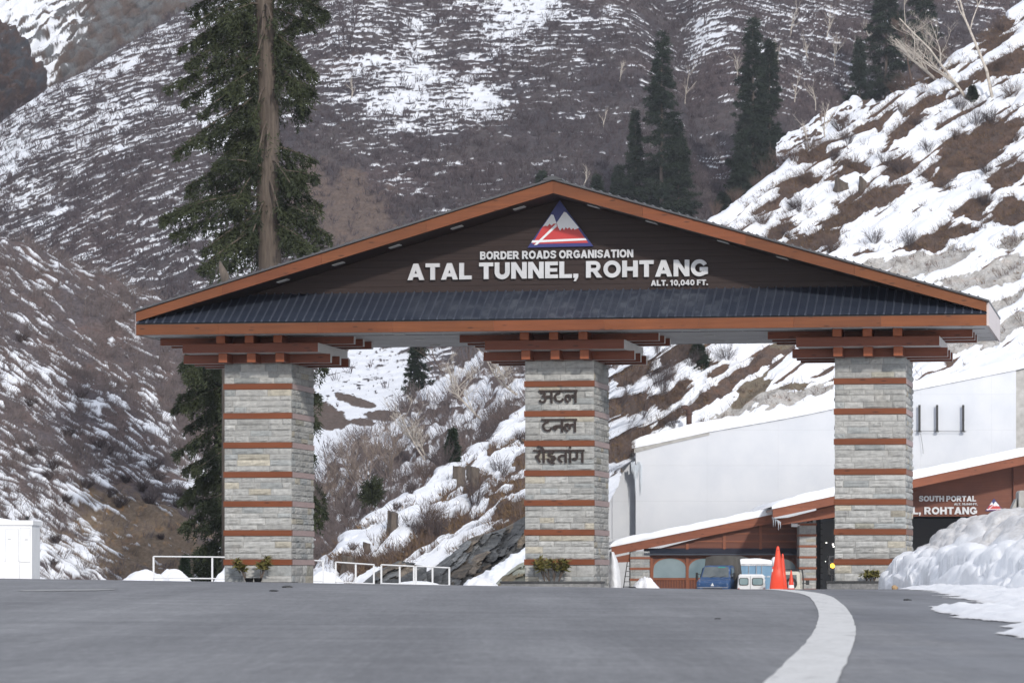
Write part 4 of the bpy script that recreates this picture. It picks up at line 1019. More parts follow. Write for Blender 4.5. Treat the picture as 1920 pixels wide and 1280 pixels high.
def foliage_on_limbs(limbs, rng, per_m, L, W, spread, droop):
    Bs, Ds = [], []
    for pts, w in limbs:
        pts = np.array(pts); seg = np.linalg.norm(np.diff(pts, axis=0), axis=1); cum = np.concatenate([[0], np.cumsum(seg)])
        tot = cum[-1]; n = max(6, int(tot*per_m*w))
        q = tot*(.14+.86*rng.random(n)**.85)
        c = np.stack([np.interp(q, cum, pts[:, k]) for k in range(3)], 1)
        ax = unit(pts[-1]-pts[0]); lat = unit(np.cross(ax, (0, 0, 1.)))
        f = (q/tot); wid = spread*(np.sin(np.pi*np.clip(f*.85+.12, 0, 1))*.8+.25)*w
        # secondary twigs: cluster the needles on little side shoots
        k = max(4, n//26); tw = rng.integers(0, k, n); ts = rng.normal(size=k); th = rng.random(k); tf = rng.random(k)*.86+.14
        c0 = np.stack([np.interp(tot*tf, cum, pts[:, j]) for j in range(3)], 1)
        al = rng.random(n)
        wk = spread*(np.sin(np.pi*np.clip(tf*.85+.12, 0, 1))*.8+.25)*w
        tip = c0+lat*(np.sign(ts)*(.35+.65*th)*wk)[:, None]+ax*(wk*.5*rng.random(k))[:, None]+np.array([0, 0, -1.])*(droop*wk*(.3+.9*rng.random(k)))[:, None]
        p = c0[tw]+(tip[tw]-c0[tw])*al[:, None]+rng.normal(size=(n, 3))*.05*spread
        use = rng.random(n) < .86
        p = np.where(use[:, None], p, c+rng.normal(size=(n, 3))*.07*spread)
        d = unit(unit(tip[tw]-c0[tw]+1e-6)*.7+ax*.35+rng.normal(size=(n, 3))*.55+np.array([0, 0, .12]))
        Bs.append(p); Ds.append(d)
    return np.concatenate(Bs), np.concatenate(Ds)

def conifer(name, base, H, R, seed, label, group=None, mat='needle_far', dens=1.0, narrow=1.0, bare=0.06, bl=.5, taper=1.0, lean=0.0, cat='conifer tree', top=None, gaps=.2):
    rng = np.random.default_rng(seed)
    root = empty(name, tuple(base), 0, label, cat, group)
    t = MB(); hs = np.linspace(-1.0, H, 9); t.tube([(lean*h+.06*sin(h*.5+seed), 0, h) for h in hs], [max(.02, H*.0125*(1-.95*max(0, h)/H)) for h in hs], 7)
    t.build('trunk', M['darkbark'], root, True)
    limbs = []; z = H*bare
    while z < H*.985:
        f = z/H; rr = R*(1-f)**(.72*taper)*(.75+.45*rng.random())*(1 if f > .2 else .75+f)
        for k in range(rng.integers(3, 6)):
            if rng.random() < gaps: continue
            a = rng.random()*2*pi; r = rr*(.55+.55*rng.random())
            p0 = np.array([lean*z, 0, z]); dr = np.array([cos(a), sin(a), 0])
            dp = .35-.75*(1-f)*.8
            pts = [p0, p0+dr*r*.4+np.array([0, 0, r*.12*dp]), p0+dr*r*.75+np.array([0, 0, r*.32*dp]), p0+dr*r+np.array([0, 0, r*.28*dp])]
            limbs.append((pts, .9))
        z += H*.017*(.7+.6*rng.random())*(1.25-f*.6)
    b, d = foliage_on_limbs(limbs, rng, 62*dens/bl*.5, bl, .2, R*.30, .5)
    blades(b, d, bl*(.6+.7*rng.random(len(b))), bl*.26, rng, 'crown', M[mat], root)
    return root

# ---- the big fir behind the left roof slope -------------------------------------------
def big_fir():
    D = 138.0; S = D/F; bx, by = P(524, 1085, D)[0], D; bz = float(gz(bx, by))-.2
    root = empty('fir_tree', (bx, by, bz), 0, 'giant ragged fir with thick bare grey brown trunk rising behind the left roof slope', 'fir tree')
    def L(px, py, dy=0):
        d = D+dy; q = P(px, py, d); return np.array([q[0]-bx, dy, q[2]-bz])
    def tx(py): return 524-(1085-py)*.0262+3*sin(py*.011)
    t = MB(); ys = list(range(1120, -420, -40))
    t.tube([L(tx(y), y) for y in ys], [S*(27.5-(1085-y)*.0083)*(1+.03*sin(y*.09))*min(1, max(.08, (y+440)/420)) for y in ys], 14)
    trunk = t.build('trunk', M['bark'], root, True)
    rng = np.random.default_rng(5); limbs = []
    left = [(-60,345,-40),(-30,352,20),(-5,362,45),(30,338,92),(55,372,70),(80,395,120),(60,350,120),(110,308,166),(120,345,190),(150,372,215),(140,400,180),(170,415,240),(190,322,292),(215,378,262),(215,425,270),(235,400,310),(250,440,330),(290,352,350),(320,412,300),(330,395,345),(360,302,408),(375,330,395),(385,352,430),(400,322,440),(405,380,470),(420,410,440),(430,380,500),(450,430,500),(300,440,380),(10,420,30),(90,440,130),(20,390,60),(130,430,160),(200,450,300),(260,455,290),(340,440,420),(395,440,455)]
    right = [(-40,600,-20),(-10,612,22),(20,585,48),(45,604,75),(70,637,88),(60,575,118),(95,592,138),(120,570,170),(140,590,172),(185,578,205),(200,594,232),(230,572,262),(245,598,262),(280,590,300),(310,575,345),(330,594,330),(350,602,385),(385,590,410),(400,618,442),(425,575,455),(440,600,470),(455,560,490),(90,560,40),(10,570,70),(250,555,320),(370,560,400),(300,548,350)]
    low = [(560,370,600),(600,352,660),(650,345,700),(680,335,745),(700,325,765),(715,372,730),(735,350,800),(760,328,850),(775,365,835),(790,385,850),(820,345,880),(840,370,900),(860,350,920),(880,338,935),(900,372,950),(920,342,985),(935,372,990),(950,395,960),(700,410,760),(750,415,800),(800,420,860),(870,420,920),(720,598,742),(700,610,690),(800,575,800),(850,560,900),(560,600,590),(610,620,640)]
    for (ya, ex, ey) in left+right+low:
        if ya < 540 and rng.random() < .2: continue
        dy = rng.normal()*1.0; a = L(tx(ya), ya); e = L(ex, ey, dy)
        v = e-a; pts = [a, a+v*.3+np.array([0, 0, .10*np.linalg.norm(v)]), a+v*.65+np.array([0, 0, .07*np.linalg.norm(v)]), e]
        limbs.append((pts, rng.uniform(.6, 1.25)))
    for (ya, ex, ey, dy) in ((15, 490, 66, -1.3), (5, 512, 40, -1.2), (60, 478, 110, -1.1), (215, 480, 300, -1.2), (235, 501, 285, -1.3), (360, 468, 450, -1.2), (330, 524, 395, -1.2), (150, 470, 230, -1.0)):
        a = L(tx(ya), ya); e = L(ex, ey, dy); v = e-a; limbs.append(([a, a+v*.4+np.array([0, -.25, .1]), a+v*.7, e], .8))
    for k in range(40):
        ya = rng.uniform(-330, 960); a = L(tx(ya), ya); ang = rng.uniform(0, 2*pi)
        if abs(sin(ang)) < .45: continue
        if sin(ang) < 0 and rng.random() < .62: continue      # few limbs towards the viewer: the trunk stays bare
        r = rng.uniform(1.2, 2.6)
        e = a+np.array([cos(ang)*r*.8, sin(ang)*r, -r*rng.uniform(.1, .6)])
        if sin(ang) < 0: e[0] = a[0]+np.sign(cos(ang))*rng.uniform(.9, 2.2)
        v = e-a; limbs.append(([a, a+v*.4+np.array([0, 0, .1*r]), a+v*.7+np.array([0, 0, .07*r]), e], .9))
    for k in range(44):
        ya = rng.uniform(-400, -50); a = L(tx(ya), ya); sgn = rng.choice([-1, 1]); w_ = 30+110*min(1, (ya+420)/330)
        e = L(tx(ya)+sgn*rng.uniform(.4, 1)*w_, ya+rng.uniform(10, 60), rng.normal()*1.1); v = e-a
        limbs.append(([a, a+v*.35+np.array([0, 0, .2]), a+v*.7+np.array([0, 0, .1]), e], rng.uniform(.6, 1.0)))
    for k in range(46):
        ya = rng.uniform(560, 985); a = L(tx(ya), ya); sgn = -1 if rng.random() < .8 else 1
        e = L(tx(ya)+sgn*rng.uniform(50, 175 if sgn < 0 else 90), ya+rng.uniform(15, 105), rng.normal()*1.3); v = e-a
        limbs.append(([a, a+v*.35+np.array([0, 0, .25]), a+v*.7+np.array([0, 0, .12]), e], rng.uniform(.6, 1.1)))
    lm = MB()
    for pts, w in limbs[:]: lm.tube(pts, [.055, .04, .028, .012], 5)
    lm.build('limbs', M['darkbark'], root, True)
    b, d = foliage_on_limbs(limbs, rng, 540, .2, .05, .56, 1.7)
    # keep the trunk face clear towards the viewer
    yy = HZ-(b[:, 2]+bz-CZ)/(b[:, 1]+by)*F; xx = 960+(b[:, 0]+bx)/(b[:, 1]+by)*F
    txx = 524-(1085-yy)*.0262
    clear = (b[:, 1] < .3) & (np.abs(xx-txx) < 15) & (rng.random(len(b)) < .96)
    b, d = b[~clear], d[~clear]
    blades(b, d, .17*(.6+.8*rng.random(len(b))), .05, rng, 'crown', M['needle'], root)
    s = MB(); s.tube([L(512, 150), L(545, 165), L(558, 178)], [.07, .05, .03], 6); s.tube([L(tx(505), 500), L(512, 492)], [.3, .2], 8)
    s.build('dead_limb', M['birch'], root, True)
big_fir()
st = MB(); D = 134.0; q0 = P(428, 560, D); 
root = empty('broken_snag', (q0[0], D, float(gz(q0[0], D))-.2), 0, 'short broken pale snag poking up behind the left roof slope', 'dead tree')
zz = lambda py: P(0, py, D)[2]-root.location.z
st.tube([(0, 0, 0), (-.02, 0, zz(620)), (-.05, 0, zz(540)), (-.14, 0, zz(515)), (-.26, 0, zz(500)), (-.3, 0, zz(490))], [.24, .22, .19, .16, .1, .03], 9)
st.build('trunk', M['stump'], root, True)

def on_far(px, py): return surface_at('mountain_slope', px, py)
# slender trees on the far slope: (px, base row, top row, half width px)
def far_tree(px, pyb, pyt, hw, seed, label, surf='mountain_slope', **k):
    b = surface_at(surf, px, pyb); S = b[1]/F
    conifer('conifer', b-np.array([0, 0, .5]), (pyb-pyt)*S, hw*S*1.15, seed, label, bl=max(.22, 6.5*S), **k)
far_tree(1240, 440, 45, 62, 1, 'tallest of the dark conifers behind the right roof slope, with a narrow spire top', dens=1.5, taper=1.15, gaps=.08)
far_tree(1272, 430, 225, 40, 2, 'shorter conifer crowding the right flank of the tallest dark spire tree', dens=1.2, gaps=.08)
far_tree(1191, 430, 192, 28, 3, 'slim dark conifer standing just left of the tallest spire tree', dens=1.4, gaps=.08)
far_tree(1160, 430, 300, 30, 4, 'small dark conifer showing over the roof slope left of the slim one', dens=1.2, gaps=.1)
far_tree(1120, 420, 318, 26, 5, 'small pale green conifer peeking over the roof right of the ridge', dens=1.0)
far_tree(1015, 420, 311, 26, 6, 'small conifer peeking over the roof just left of the ridge', dens=1.0)
far_tree(1412, 385, 20, 50, 7, 'tall dark conifer behind the snowy right crest, taller of the close pair', dens=1.5, taper=.95, gaps=.08)
far_tree(1443, 350, 62, 42, 8, 'dark conifer on the right of the close pair behind the snowy crest', dens=1.5, taper=.85, gaps=.08)
far_tree(1390, 410, 235, 36, 9, 'low bushy conifer at the left foot of the close pair of tall trees', dens=1.2, gaps=.1)
far_tree(1662, 195, -90, 50, 10, 'dark conifer behind the leaning birch near the top edge', dens=1.2, taper=.9)
far_tree(1612, 210, 60, 26, 12, 'thin conifer left of the leaning birch, behind the snowy crest', dens=.8)
far_tree(1730, 120, -160, 44, 13, 'dark conifer rising out of frame right of the leaning birch', dens=.9)
far_tree(785, 812, 585, 38, 14, 'open conifer between the left and middle pillars in front of the snowfield', 'brushy_shoulder', dens=1.3, bare=.16, gaps=.25)
far_tree(848, 862, 778, 16, 15, 'young small conifer with a bare stem on the slope between the pillars', 'right_hillside', dens=1.6, bare=.3)
far_tree(1308, 690, 628, 26, 16, 'bushy young conifer under the roof eave between middle and right pillars', 'right_hillside', dens=1.6, bare=.05)
far_tree(1355, 400, 352, 16, 17, 'small olive green conifer on the bare crest beside the right roof slope', dens=1.2)
far_tree(1823, 183, 150, 12, 18, 'tiny dark conifer at the root of the upright birch', 'right_hillside', dens=1.6, bare=.02)
far_tree(1290, 455, 395, 20, 19, 'low conifer at the right foot of the spire trees', dens=1.0)
q = P(347, 1078, 128); conifer('conifer', (q[0], 128, .3), 1.35, .34, 20, 'knee high conifer in the snow beside the white railing', bl=.12, dens=2, bare=.02)
for (px, py, w, h, sd, lb) in ((395, 1072, 34, 34, 30, 'dark evergreen bush behind the railing by the left pillar'), (595, 945, 16, 30, 31, 'dark evergreen bush peeking past the right side of the left pillar'), (697, 925, 22, 26, 32, 'low dark evergreen bush among the twiggy birches')):
    b = np.array(P(px, py, 150 if px < 500 else 190)); S = b[1]/F; rng = np.random.default_rng(sd); n = 2600
    d = rng.normal(size=(n, 3)); d = unit(d); r = rng.random((n, 1))**.5
    p = d*r*np.array([w*S, w*S, h*S])
    p = p*(.45+1.3*np.abs(perlin(d[:, 0]*2.3+sd, d[:, 2]*2.3+d[:, 1]))[:, None])
    r_ = empty('evergreen_bush', tuple(b), 0, lb, 'bush'); blades(p, unit(d+rng.normal(size=(n, 3))*.6), .28, .06, rng, 'foliage', M['needle'], r_)
    s = MB(); s.tube([(0, 0, -h*S*1.2), (0.03, 0, 0)], [.05, .03], 5); s.build('stem', M['darkbark'], r_)

# ---- bare trees -----------------------------------------------------------------------
def bare_tree(name, base, H, seed, label, group=None, lean=(0, 0), mat='birch', r0=None, levels=4, spread=.6, up=.25, stems=1, fork=.25, path=None, cat='bare tree', kids=(3, 5)):
    r = random.Random(seed); root = empty(name, tuple(base), 0, label, cat, group)
    T = MB(); Bm = MB(); r0 = r0 or H*.016
    def grow(p, d, L, rad, lev, mb):
        n = 5 if lev < 2 else 3; pts = [p]; rad_s = [rad]; dd = np.array(d)
        for i in range(n):
            dd = unit(dd+np.array([r.gauss(0, .13), r.gauss(0, .13), r.gauss(0, .08)+up*.12])); pts.append(pts[-1]+dd*L/n); rad_s.append(rad*(1-.62*(i+1)/n))
        mb.tube(pts, rad_s, 7 if lev == 0 else (4 if lev == 1 else 3), cap=False)
        if lev >= levels: return
        for k in range(r.randint(*kids) if lev else r.randint(6, 9)):
            f = r.uniform(fork if lev == 0 else .2, 1); i = min(n-1, int(f*n)); q = pts[i]+(pts[i+1]-pts[i])*(f*n-i)
            a = r.uniform(0, 2*pi); side = np.array([cos(a), sin(a), r.uniform(0, .5)])
            nd = unit(dd*(.9-spread*.3)+side*spread*r.uniform(.6, 1.3))
            grow(q, nd, L*r.uniform(.38, .62)*(1.1-.4*f), max(.006, rad_s[i]*.55), lev+1, Bm)
    for s in range(stems):
        ln = np.array([lean[0]+(r.gauss(0, .3) if stems > 1 else 0), lean[1]+(r.gauss(0, .3) if stems > 1 else 0), 1.0])
        grow(np.array([r.gauss(0, .15)*(stems > 1), r.gauss(0, .15)*(stems > 1), -.3]), unit(ln), H*(r.uniform(.7, 1) if stems > 1 else 1), r0, 0, T)
    T.build('trunk', M[mat], root, True); Bm.build('branches', M[mat], root, False)
    return root
def bt(surf, px, pyb, hpx, seed, label, **k):
    b = surface_at(surf, px, pyb); return bare_tree('bare_birch', b, hpx*b[1]/F, seed, label, **k)
bt('right_hillside', 1815, 182, 205, 41, 'pale birch leaning far left from the snowy crest at top right', lean=(-.75, 0), r0=.13, spread=.8, levels=4, fork=.15, kids=(5, 7))
bt('right_hillside', 1862, 180, 280, 42, 'pale upright birch with curved foot on the snowy crest at top right', lean=(-.18, 0), r0=.14, spread=.5, levels=4, kids=(4, 6))
bt('right_hillside', 1762, 150, 120, 43, 'low twisted birch lying along the snowy crest left of the leaning birch', lean=(-1.1, 0), r0=.13, spread=.8, fork=.1)
bt('right_hillside', 1712, 158, 125, 44, 'thin grey birch behind the crest with an upswept twiggy crown', lean=(-.3, 0), r0=.09, mat='twig')
bt('right_hillside', 1520, 282, 62, 45, 'thin pale birch leaning left at the lower end of the snowy crest', lean=(-.4, 0), r0=.07, levels=3)
bt('right_hillside', 1548, 258, 72, 46, 'thin straight birch on the lower end of the snowy crest', r0=.07, levels=3)
bt('brushy_shoulder', 905, 780, 125, 47, 'pale birch reaching left from behind the lettered pillar', lean=(-.8, 0), r0=.075, spread=.85, fork=.15, kids=(4, 6))
bt('brushy_shoulder', 975, 735, 105, 48, 'white crooked birch lying left from behind the lettered pillar', lean=(-1.5, -.2), r0=.085, spread=.9, fork=.15, kids=(4, 6))
bt('brushy_shoulder', 800, 858, 105, 49, 'pale multi-stemmed birch leaning left below the open conifer', lean=(-.9, 0), r0=.055, stems=3, spread=.65)
bt('brushy_shoulder', 735, 900, 110, 50, 'thicket birch with many pale stems right of the left pillar', lean=(-.2, 0), r0=.03, stems=8, spread=.6, levels=3, mat='pale_twig')
bt('brushy_shoulder', 690, 920, 105, 51, 'pale fan of birch stems lower down beside the left pillar', lean=(-.45, 0), r0=.03, stems=8, spread=.55, levels=3, mat='pale_twig')
bt('brushy_shoulder', 640, 960, 90, 52, 'twiggy birch leaning out beside the left pillar above the railing', lean=(-.6, 0), r0=.03, stems=5, spread=.5, levels=3, mat='pale_twig')
bt('brushy_shoulder', 880, 740, 110, 53, 'spreading brown birch right of the open conifer', lean=(-.2, 0), r0=.08, stems=3, mat='twig', levels=3)
# tiny pale trees dotted over the far slope share a look
k = 0
for (px, py, h) in ((1163, 152, 38), (1131, 240, 32), (822, 50, 40), (836, 45, 36), (780, 120, 34), (930, 120, 55), (938, 128, 45), (780, 230, 0), (1285, 195, 60), (1095, 350, 40), (655, 90, 60), (640, 95, 70), (1382, 145, 50), (1515, 115, 45), (1550, 70, 50), (1480, 70, 60), (660, 185, 36), (665, 50, 50), (1320, 45, 40), (1600, 130, 60), (1565, 125, 60), (1460, 120, 45), (1640, 90, 50), (1490, 190, 50), (1530, 205, 50)):
    if not h: continue
    b = on_far(px, py); S = b[1]/F; k += 1
    dark = px in (780, 930, 938, 822, 836, 640, 655, 665, 1320)
    bare_tree('bare_tree', b, h*S, 60+k, 'dark twiggy leafless tree on a snow patch of the far slope' if dark else 'thin pale leafless tree on the brown far slope', 'dark bare trees on the far slope' if dark else 'pale bare trees on the far slope',
              mat='twig_far' if dark else 'birch', r0=.085 if not dark else .1, levels=3, spread=.6 if dark else .4, stems=2 if dark else 1, kids=(3, 4))
    
# ---- shrubs ---------------------------------------------------------------------------
def fan(rng, n, H, spread, lean=(0, 0), w=.035, twigs=3):
    a = rng.random(n)*2*pi; s = np.sqrt(rng.random(n))*spread
    d = unit(np.stack([np.cos(a)*s+lean[0], np.sin(a)*s+lean[1], np.ones(n)], 1))
    L = H*(.55+.5*rng.random(n)); base = np.stack([np.cos(a)*.12*H*rng.random(n), np.sin(a)*.12*H*rng.random(n), np.full(n, -.1*H)], 1)
    B, Dd, Ln, Wd = [base], [d], [L], [np.full(n, w)]
    for k in range(twigs):
        f = .35+.5*rng.random(n); B.append(base+d*(L*f)[:, None]); dd = unit(d+rng.normal(size=(n, 3))*.45); Dd.append(dd); Ln.append(L*(.3+.25*rng.random(n))); Wd.append(np.full(n, w*.75))
    return np.concatenate(B), np.concatenate(Dd), np.concatenate(Ln), np.concatenate(Wd)
def shrub(surf, px, py, hpx, seed, label, group=None, mat='twig_dark', spread=.8, lean=(-.1, 0), n=None):
    b = surface_at(surf, px, py); S = b[1]/F; H = hpx*S; rng = np.random.default_rng(seed)
    B, Dd, L, W_ = fan(rng, n or int((45+hpx*1.1)*rng.uniform(.5, 1.3)), H, spread*rng.uniform(.6, 1.25), (lean[0]+rng.normal()*.28, lean[1]), w=max(.018, .55*S), twigs=4)
    o = blades(B, Dd, L, W_, rng, 'bare_shrub', M[mat]); o.location = tuple(b)
    return tag(o, label, 'shrub', group)
zones = {
 'upper': ('leafless dark shrub on the open snow slope above the right roof slope', 'bare shrubs above the right roof slope',
   [(1690,325,34),(1830,235,30),(1600,315,22),(1775,355,26),(1850,325,26),(1790,262,24),(1860,232,26),(1720,235,24),(1515,345,22),(1640,455,24),(1705,465,22),(1560,475,20),(1480,450,30),(1560,300,24),(1535,330,20),(1660,310,24),(1742,285,20),(1905,265,22),(1630,250,22),(1720,180,28),(1690,215,22),(1590,270,20),(1460,395,24),(1430,420,24),(1500,395,22),(1800,205,20),(1880,130,22),(1880,60,24),(1470,345,18),(1900,180,24),(1570,235,20),(1845,385,20),(1740,335,18)]),
 'wall': ('leafless grey shrub on the snow slope between the lettered pillar and the rusty pipe', 'bare shrubs above the white wall',
   [(1165,812,40),(1205,782,34),(1180,720,44),(1215,705,40),(1240,735,44),(1260,712,48),(1195,680,40),(1160,760,40),(1150,690,44),(1275,672,30),(1295,685,30),(1325,672,30),(1362,672,30),(1262,800,20),(1245,690,44),(1170,740,40),(1230,660,36)]),
 'nose': ('leafless shrub growing through the snow between the left and lettered pillars', 'bare shrubs on the snow nose',
   [(800,985,50),(775,1000,40),(890,945,44),(905,905,34),(940,890,34),(830,870,28),(795,895,32),(815,1010,36),(930,830,34),(960,800,34),(700,1000,22),(740,955,20),(660,1030,20),(770,925,22),(905,830,36),(870,855,28),(980,830,30)]),
}
sd = 900
for zn, (lb, gr, lst) in zones.items():
    for (px, py, h) in lst:
        sd += 1; shrub('right_hillside', px, py, h*1.45*random.uniform(.65, 1.4), sd, lb, gr, 'twig_dark' if sd % 3 else 'twig', .75+.3*random.random())
for (px, py, h) in ((55,762,26),(150,745,24),(185,838,26),(205,850,22),(130,815,22),(280,945,28),(225,950,30),(205,930,24),(330,950,24),(290,880,30),(100,880,30),(60,855,30),(160,915,26),(265,920,22),(120,940,20),(110,1015,22),(100,1060,18),(340,935,22),(235,905,24),(300,900,24),(305,1010,14),(40,640,26),(90,900,24)):
    sd += 1; shrub('left_hillside', px, py, h, sd, 'dark leafless shrub standing out of the snow streaks on the left hillside', 'dark shrubs on the left hillside', 'twig_dark', 1.0, (.1, 0), 90)

# ---- brush covering the slopes: a mass nobody could count ----------------------------------
def brush(name, src, N, H, n, seed, mat, w, prob, spread=.7, lean=(0, 0), twigs=1, label=None):
    Pt, Nn, snow, qx, qy = src; rng = np.random.default_rng(seed)
    p = prob(qx, qy, snow); p = np.clip(p, 0, None).ravel(); vis = (qx > -60) & (qx < 1980) & (qy > -40) & (qy < 1120); p = p*vis.ravel(); p /= p.sum()
    idx = rng.choice(p.size, N, p=p); c = Pt.reshape(-1, 3)[idx]+rng.normal(size=(N, 3))*.15
    Bs = []
    hh = H*(.6+.8*rng.random(N))
    a = rng.random((N, n))*2*pi; s = np.sqrt(rng.random((N, n)))*spread
    d = unit(np.stack([np.cos(a)*s+lean[0], np.sin(a)*s+lean[1], np.ones((N, n))], -1))
    L = hh[:, None]*(.5+.6*rng.random((N, n)))
    base = c[:, None]+np.stack([np.cos(a), np.sin(a), a*0-.25], -1)*(hh[:, None]*.28*rng.random((N, n)))[..., None]
    B = [base.reshape(-1, 3)]; Dd = [d.reshape(-1, 3)]; Ln = [L.ravel()]; Wd = [np.full(N*n, w)]
    for k in range(twigs):
        f = .3+.5*rng.random((N*n, 1)); B.append(B[0]+Dd[0]*Ln[0][:, None]*f); Dd.append(unit(Dd[0]+rng.normal(size=(N*n, 3))*.5)); Ln.append(Ln[0]*.45); Wd.append(np.full(N*n, w*.8))
    o = blades(np.concatenate(B), np.concatenate(Dd), np.concatenate(Ln), np.concatenate(Wd), rng, name, M[mat])
    return tag(o, label, 'brush', kind='stuff')
brush('far_brush', FAR, 21000, 1.1, 7, 1, 'twig_far', .09, lambda x, y, s: (1.12-s)*(y < 620)*(1-.85*SOIL)+.015, label='dull grey brush covering the far mountainside')
brush('hill_brush', LEFT, 6500, .55, 9, 2, 'twig_grey', .022, lambda x, y, s: (1.0-s)*(.25+sstep(.5, -.2, fbm(x/60, y/40, 3, 77)))*(1-.85*(ell(x, y, 270, 1010, 170, 75, 28) > 0)), lean=(.15, 0), label='grey brown brush on the left hillside')
brush('shoulder_brush', MID, 2300, 1.1, 9, 3, 'twig_grey', .028, lambda x, y, s: (1.0-s), lean=(-.25, 0), label='brown leafless brush on the shoulder between the left and middle pillars')
for k_, (px, py, h) in enumerate(((1440,330,40),(1465,308,44),(1490,300,36),(1425,352,34),(1512,280,40),(1340,398,30),(1375,372,32),(1585,232,34),(1700,160,40),(1680,172,36),(1740,135,44),(1775,110,40))):
    sd += 1; shrub('right_hillside', px, py+3, h, sd, 'tall bare brown bush on the very crest of the right snow slope', 'bare bushes along the right crest', 'twig', .7, (-.15, 0), 70)
brush('slope_brush', RIGHT, 6500, .62, 9, 4, 'twig', .022, lambda x, y, s: (1-s)*(1-.9*((x > 1330)*(y > 470)))*np.where(x < 1000, .4, 1)+.16*(y < 470)*(x > 1000)*sstep(-.1, .3, fbm(x/50, y/40, 3, 7)), lean=(-.25, 0), label='short brown brush and dry grass on the right hillside')
# dark stumps left in the snow
def stump(px, py, wpx, hpx, seed, label, slant=.3):
    b = surface_at('right_hillside', px, py); S = b[1]/F; r = random.Random(seed); n = 14; m = MB(); H = hpx*S; R = wpx*S/2
    prof = [(-.4, 1.25), (0, 1.15), (.3, 1.0), (.7, .95), (1.0, .98)]
    vs = []; ph = [r.uniform(.85, 1.15) for _ in range(n)]
    for z, k in prof:
        for q in range(n):
            a = 2*pi*q/n; rr = R*k*ph[q]
            zz = z*H+(slant*rr*cos(a)*(-1) if z == 1.0 else 0)+(r.uniform(-.06, .1)*H if z == 1.0 else 0)
            vs.append((rr*cos(a)+z*H*.05, rr*sin(a), zz))
    fs = [(i*n+q, i*n+(q+1) % n, (i+1)*n+(q+1) % n, (i+1)*n+q) for i in range(len(prof)-1) for q in range(n)]+[tuple(range((len(prof)-1)*n, len(prof)*n))]
    m.add(vs, fs); o = m.build('tree_stump', M['stump'], None, False); o.location = tuple(b); tag(o, label, 'stump')
stump(735, 1008, 20, 46, 1, 'tallest grey tree stump standing in the snow left of the rock outcrop')
stump(858, 910, 24, 34, 2, 'reddish grey stump, left of the two side by side high in the snow')
stump(886, 912, 26, 36, 3, 'dark topped stump, right of the two side by side high in the snow')
stump(688, 1032, 15, 14, 4, 'smallest cut stump, left of the tallest one')
stump(652, 1070, 24, 26, 5, 'squat leaning stump just behind the white railing')
stump(958, 818, 26, 26, 6, 'broad weathered stump near the lettered pillar, above the snow dome', .5)
stump(1577, 355, 26, 16, 7, 'pale broken stump on the open snow above the right roof slope', .6)
stump(1617, 358, 14, 22, 8, 'dark jagged stump on the open snow above the right roof slope', .9)

brush('dry_grass', RIGHT, 7000, .34, 8, 5, 'straw', .03, lambda x, y, s: (1-s)*(1-.95*((x > 1330)*(y > 470))), spread=1.0, lean=(-.45, -.2), twigs=0, label='flattened tawny dry grass on the bare patches of the right hillside')
# ================================================================ WHITE RETAINING WALL
def wallmat():
    m, t, b = base_mat('white_concrete', (.66, .68, .72), .8, 0, .25)
    n = t.noise(t.coords((1, 1, .25)), 1.6, 8, .65); n2 = t.noise(t.coords(), .35, 5, .6); n3 = t.noise(t.coords((3, 1, .2)), 3, 7, .7)
    c = t.ramp(n2, [(.3, (.60, .625, .67)), (.7, (.70, .715, .745))])
    c = t.mix(t.ramp(n, [(.55, 0.), (.8, .25)]), c, (.75, .76, .78))
    c = t.mix(t.ramp(n3, [(.62, 0.), (.8, .2)]), c, (.42, .42, .42))
    sp = t.new('ShaderNodeSeparateXYZ'); t.link(t.coords(), sp.inputs[0])
    fr = t.math('FRACT', t.math('MULTIPLY', sp.outputs['Z'], .42)); fx = t.math('FRACT', t.math('MULTIPLY', sp.outputs['X'], .21))
    c = t.mix(t.ramp(fr, [(.0, .55), (.02, 0.)]), c, (.5, .51, .53)); c = t.mix(t.ramp(fx, [(.0, .4), (.01, 0.)]), c, (.5, .51, .53))
    t.link(c, b.inputs['Base Color']); t.link(t.bump(n, .1, .02), b.inputs['Normal']); return m
M['wallwhite'] = wallmat()
M['ice'] = noisy('ice', (.5, .55, .6), (.62, .66, .7), 4, rough=.15, bump=.1)
M['conc'] = noisy('raw_concrete', (.34, .33, .31), (.52, .51, .49), 2.2, rough=.9, bump=.4)
DW = 250.0
o0 = P(1192, 1130, DW)
wall = empty('retaining_wall', (o0[0], DW, -1.3), 0, 'huge white painted concrete retaining wall with a sloping snow-capped top', 'wall')
def WL(px, py, d=DW): q = P(px, py, d); return (q[0]-o0[0], q[2]+1.3)
m = MB(); top = [WL(1192, 840), WL(1300, 815), WL(1440, 789), WL(1567, 764), WL(1713, 730), WL(1905, 692)]
m.prism([WL(1192, 1140), WL(1905, 1140)]+top[::-1], 0, 1.0); m.build('wall_face', M['wallwhite'], wall)
m = MB(); m.prism([WL(1905.3, 1140), WL(2120, 1140), WL(2120, 645), WL(1905.3, 690)], .15, 1.2); m.build('side_wall', M['conc'], wall)
m = MB(); e = .12
cop = [WL(1187, 850), WL(1187, 836)]
m.prism([WL(1189, 849), WL(1250, 833), WL(1330, 815), WL(1330, 808.5), WL(1250, 826), WL(1189, 841)], -.06, 1.02); m.build('coping', M['conc'], wall)
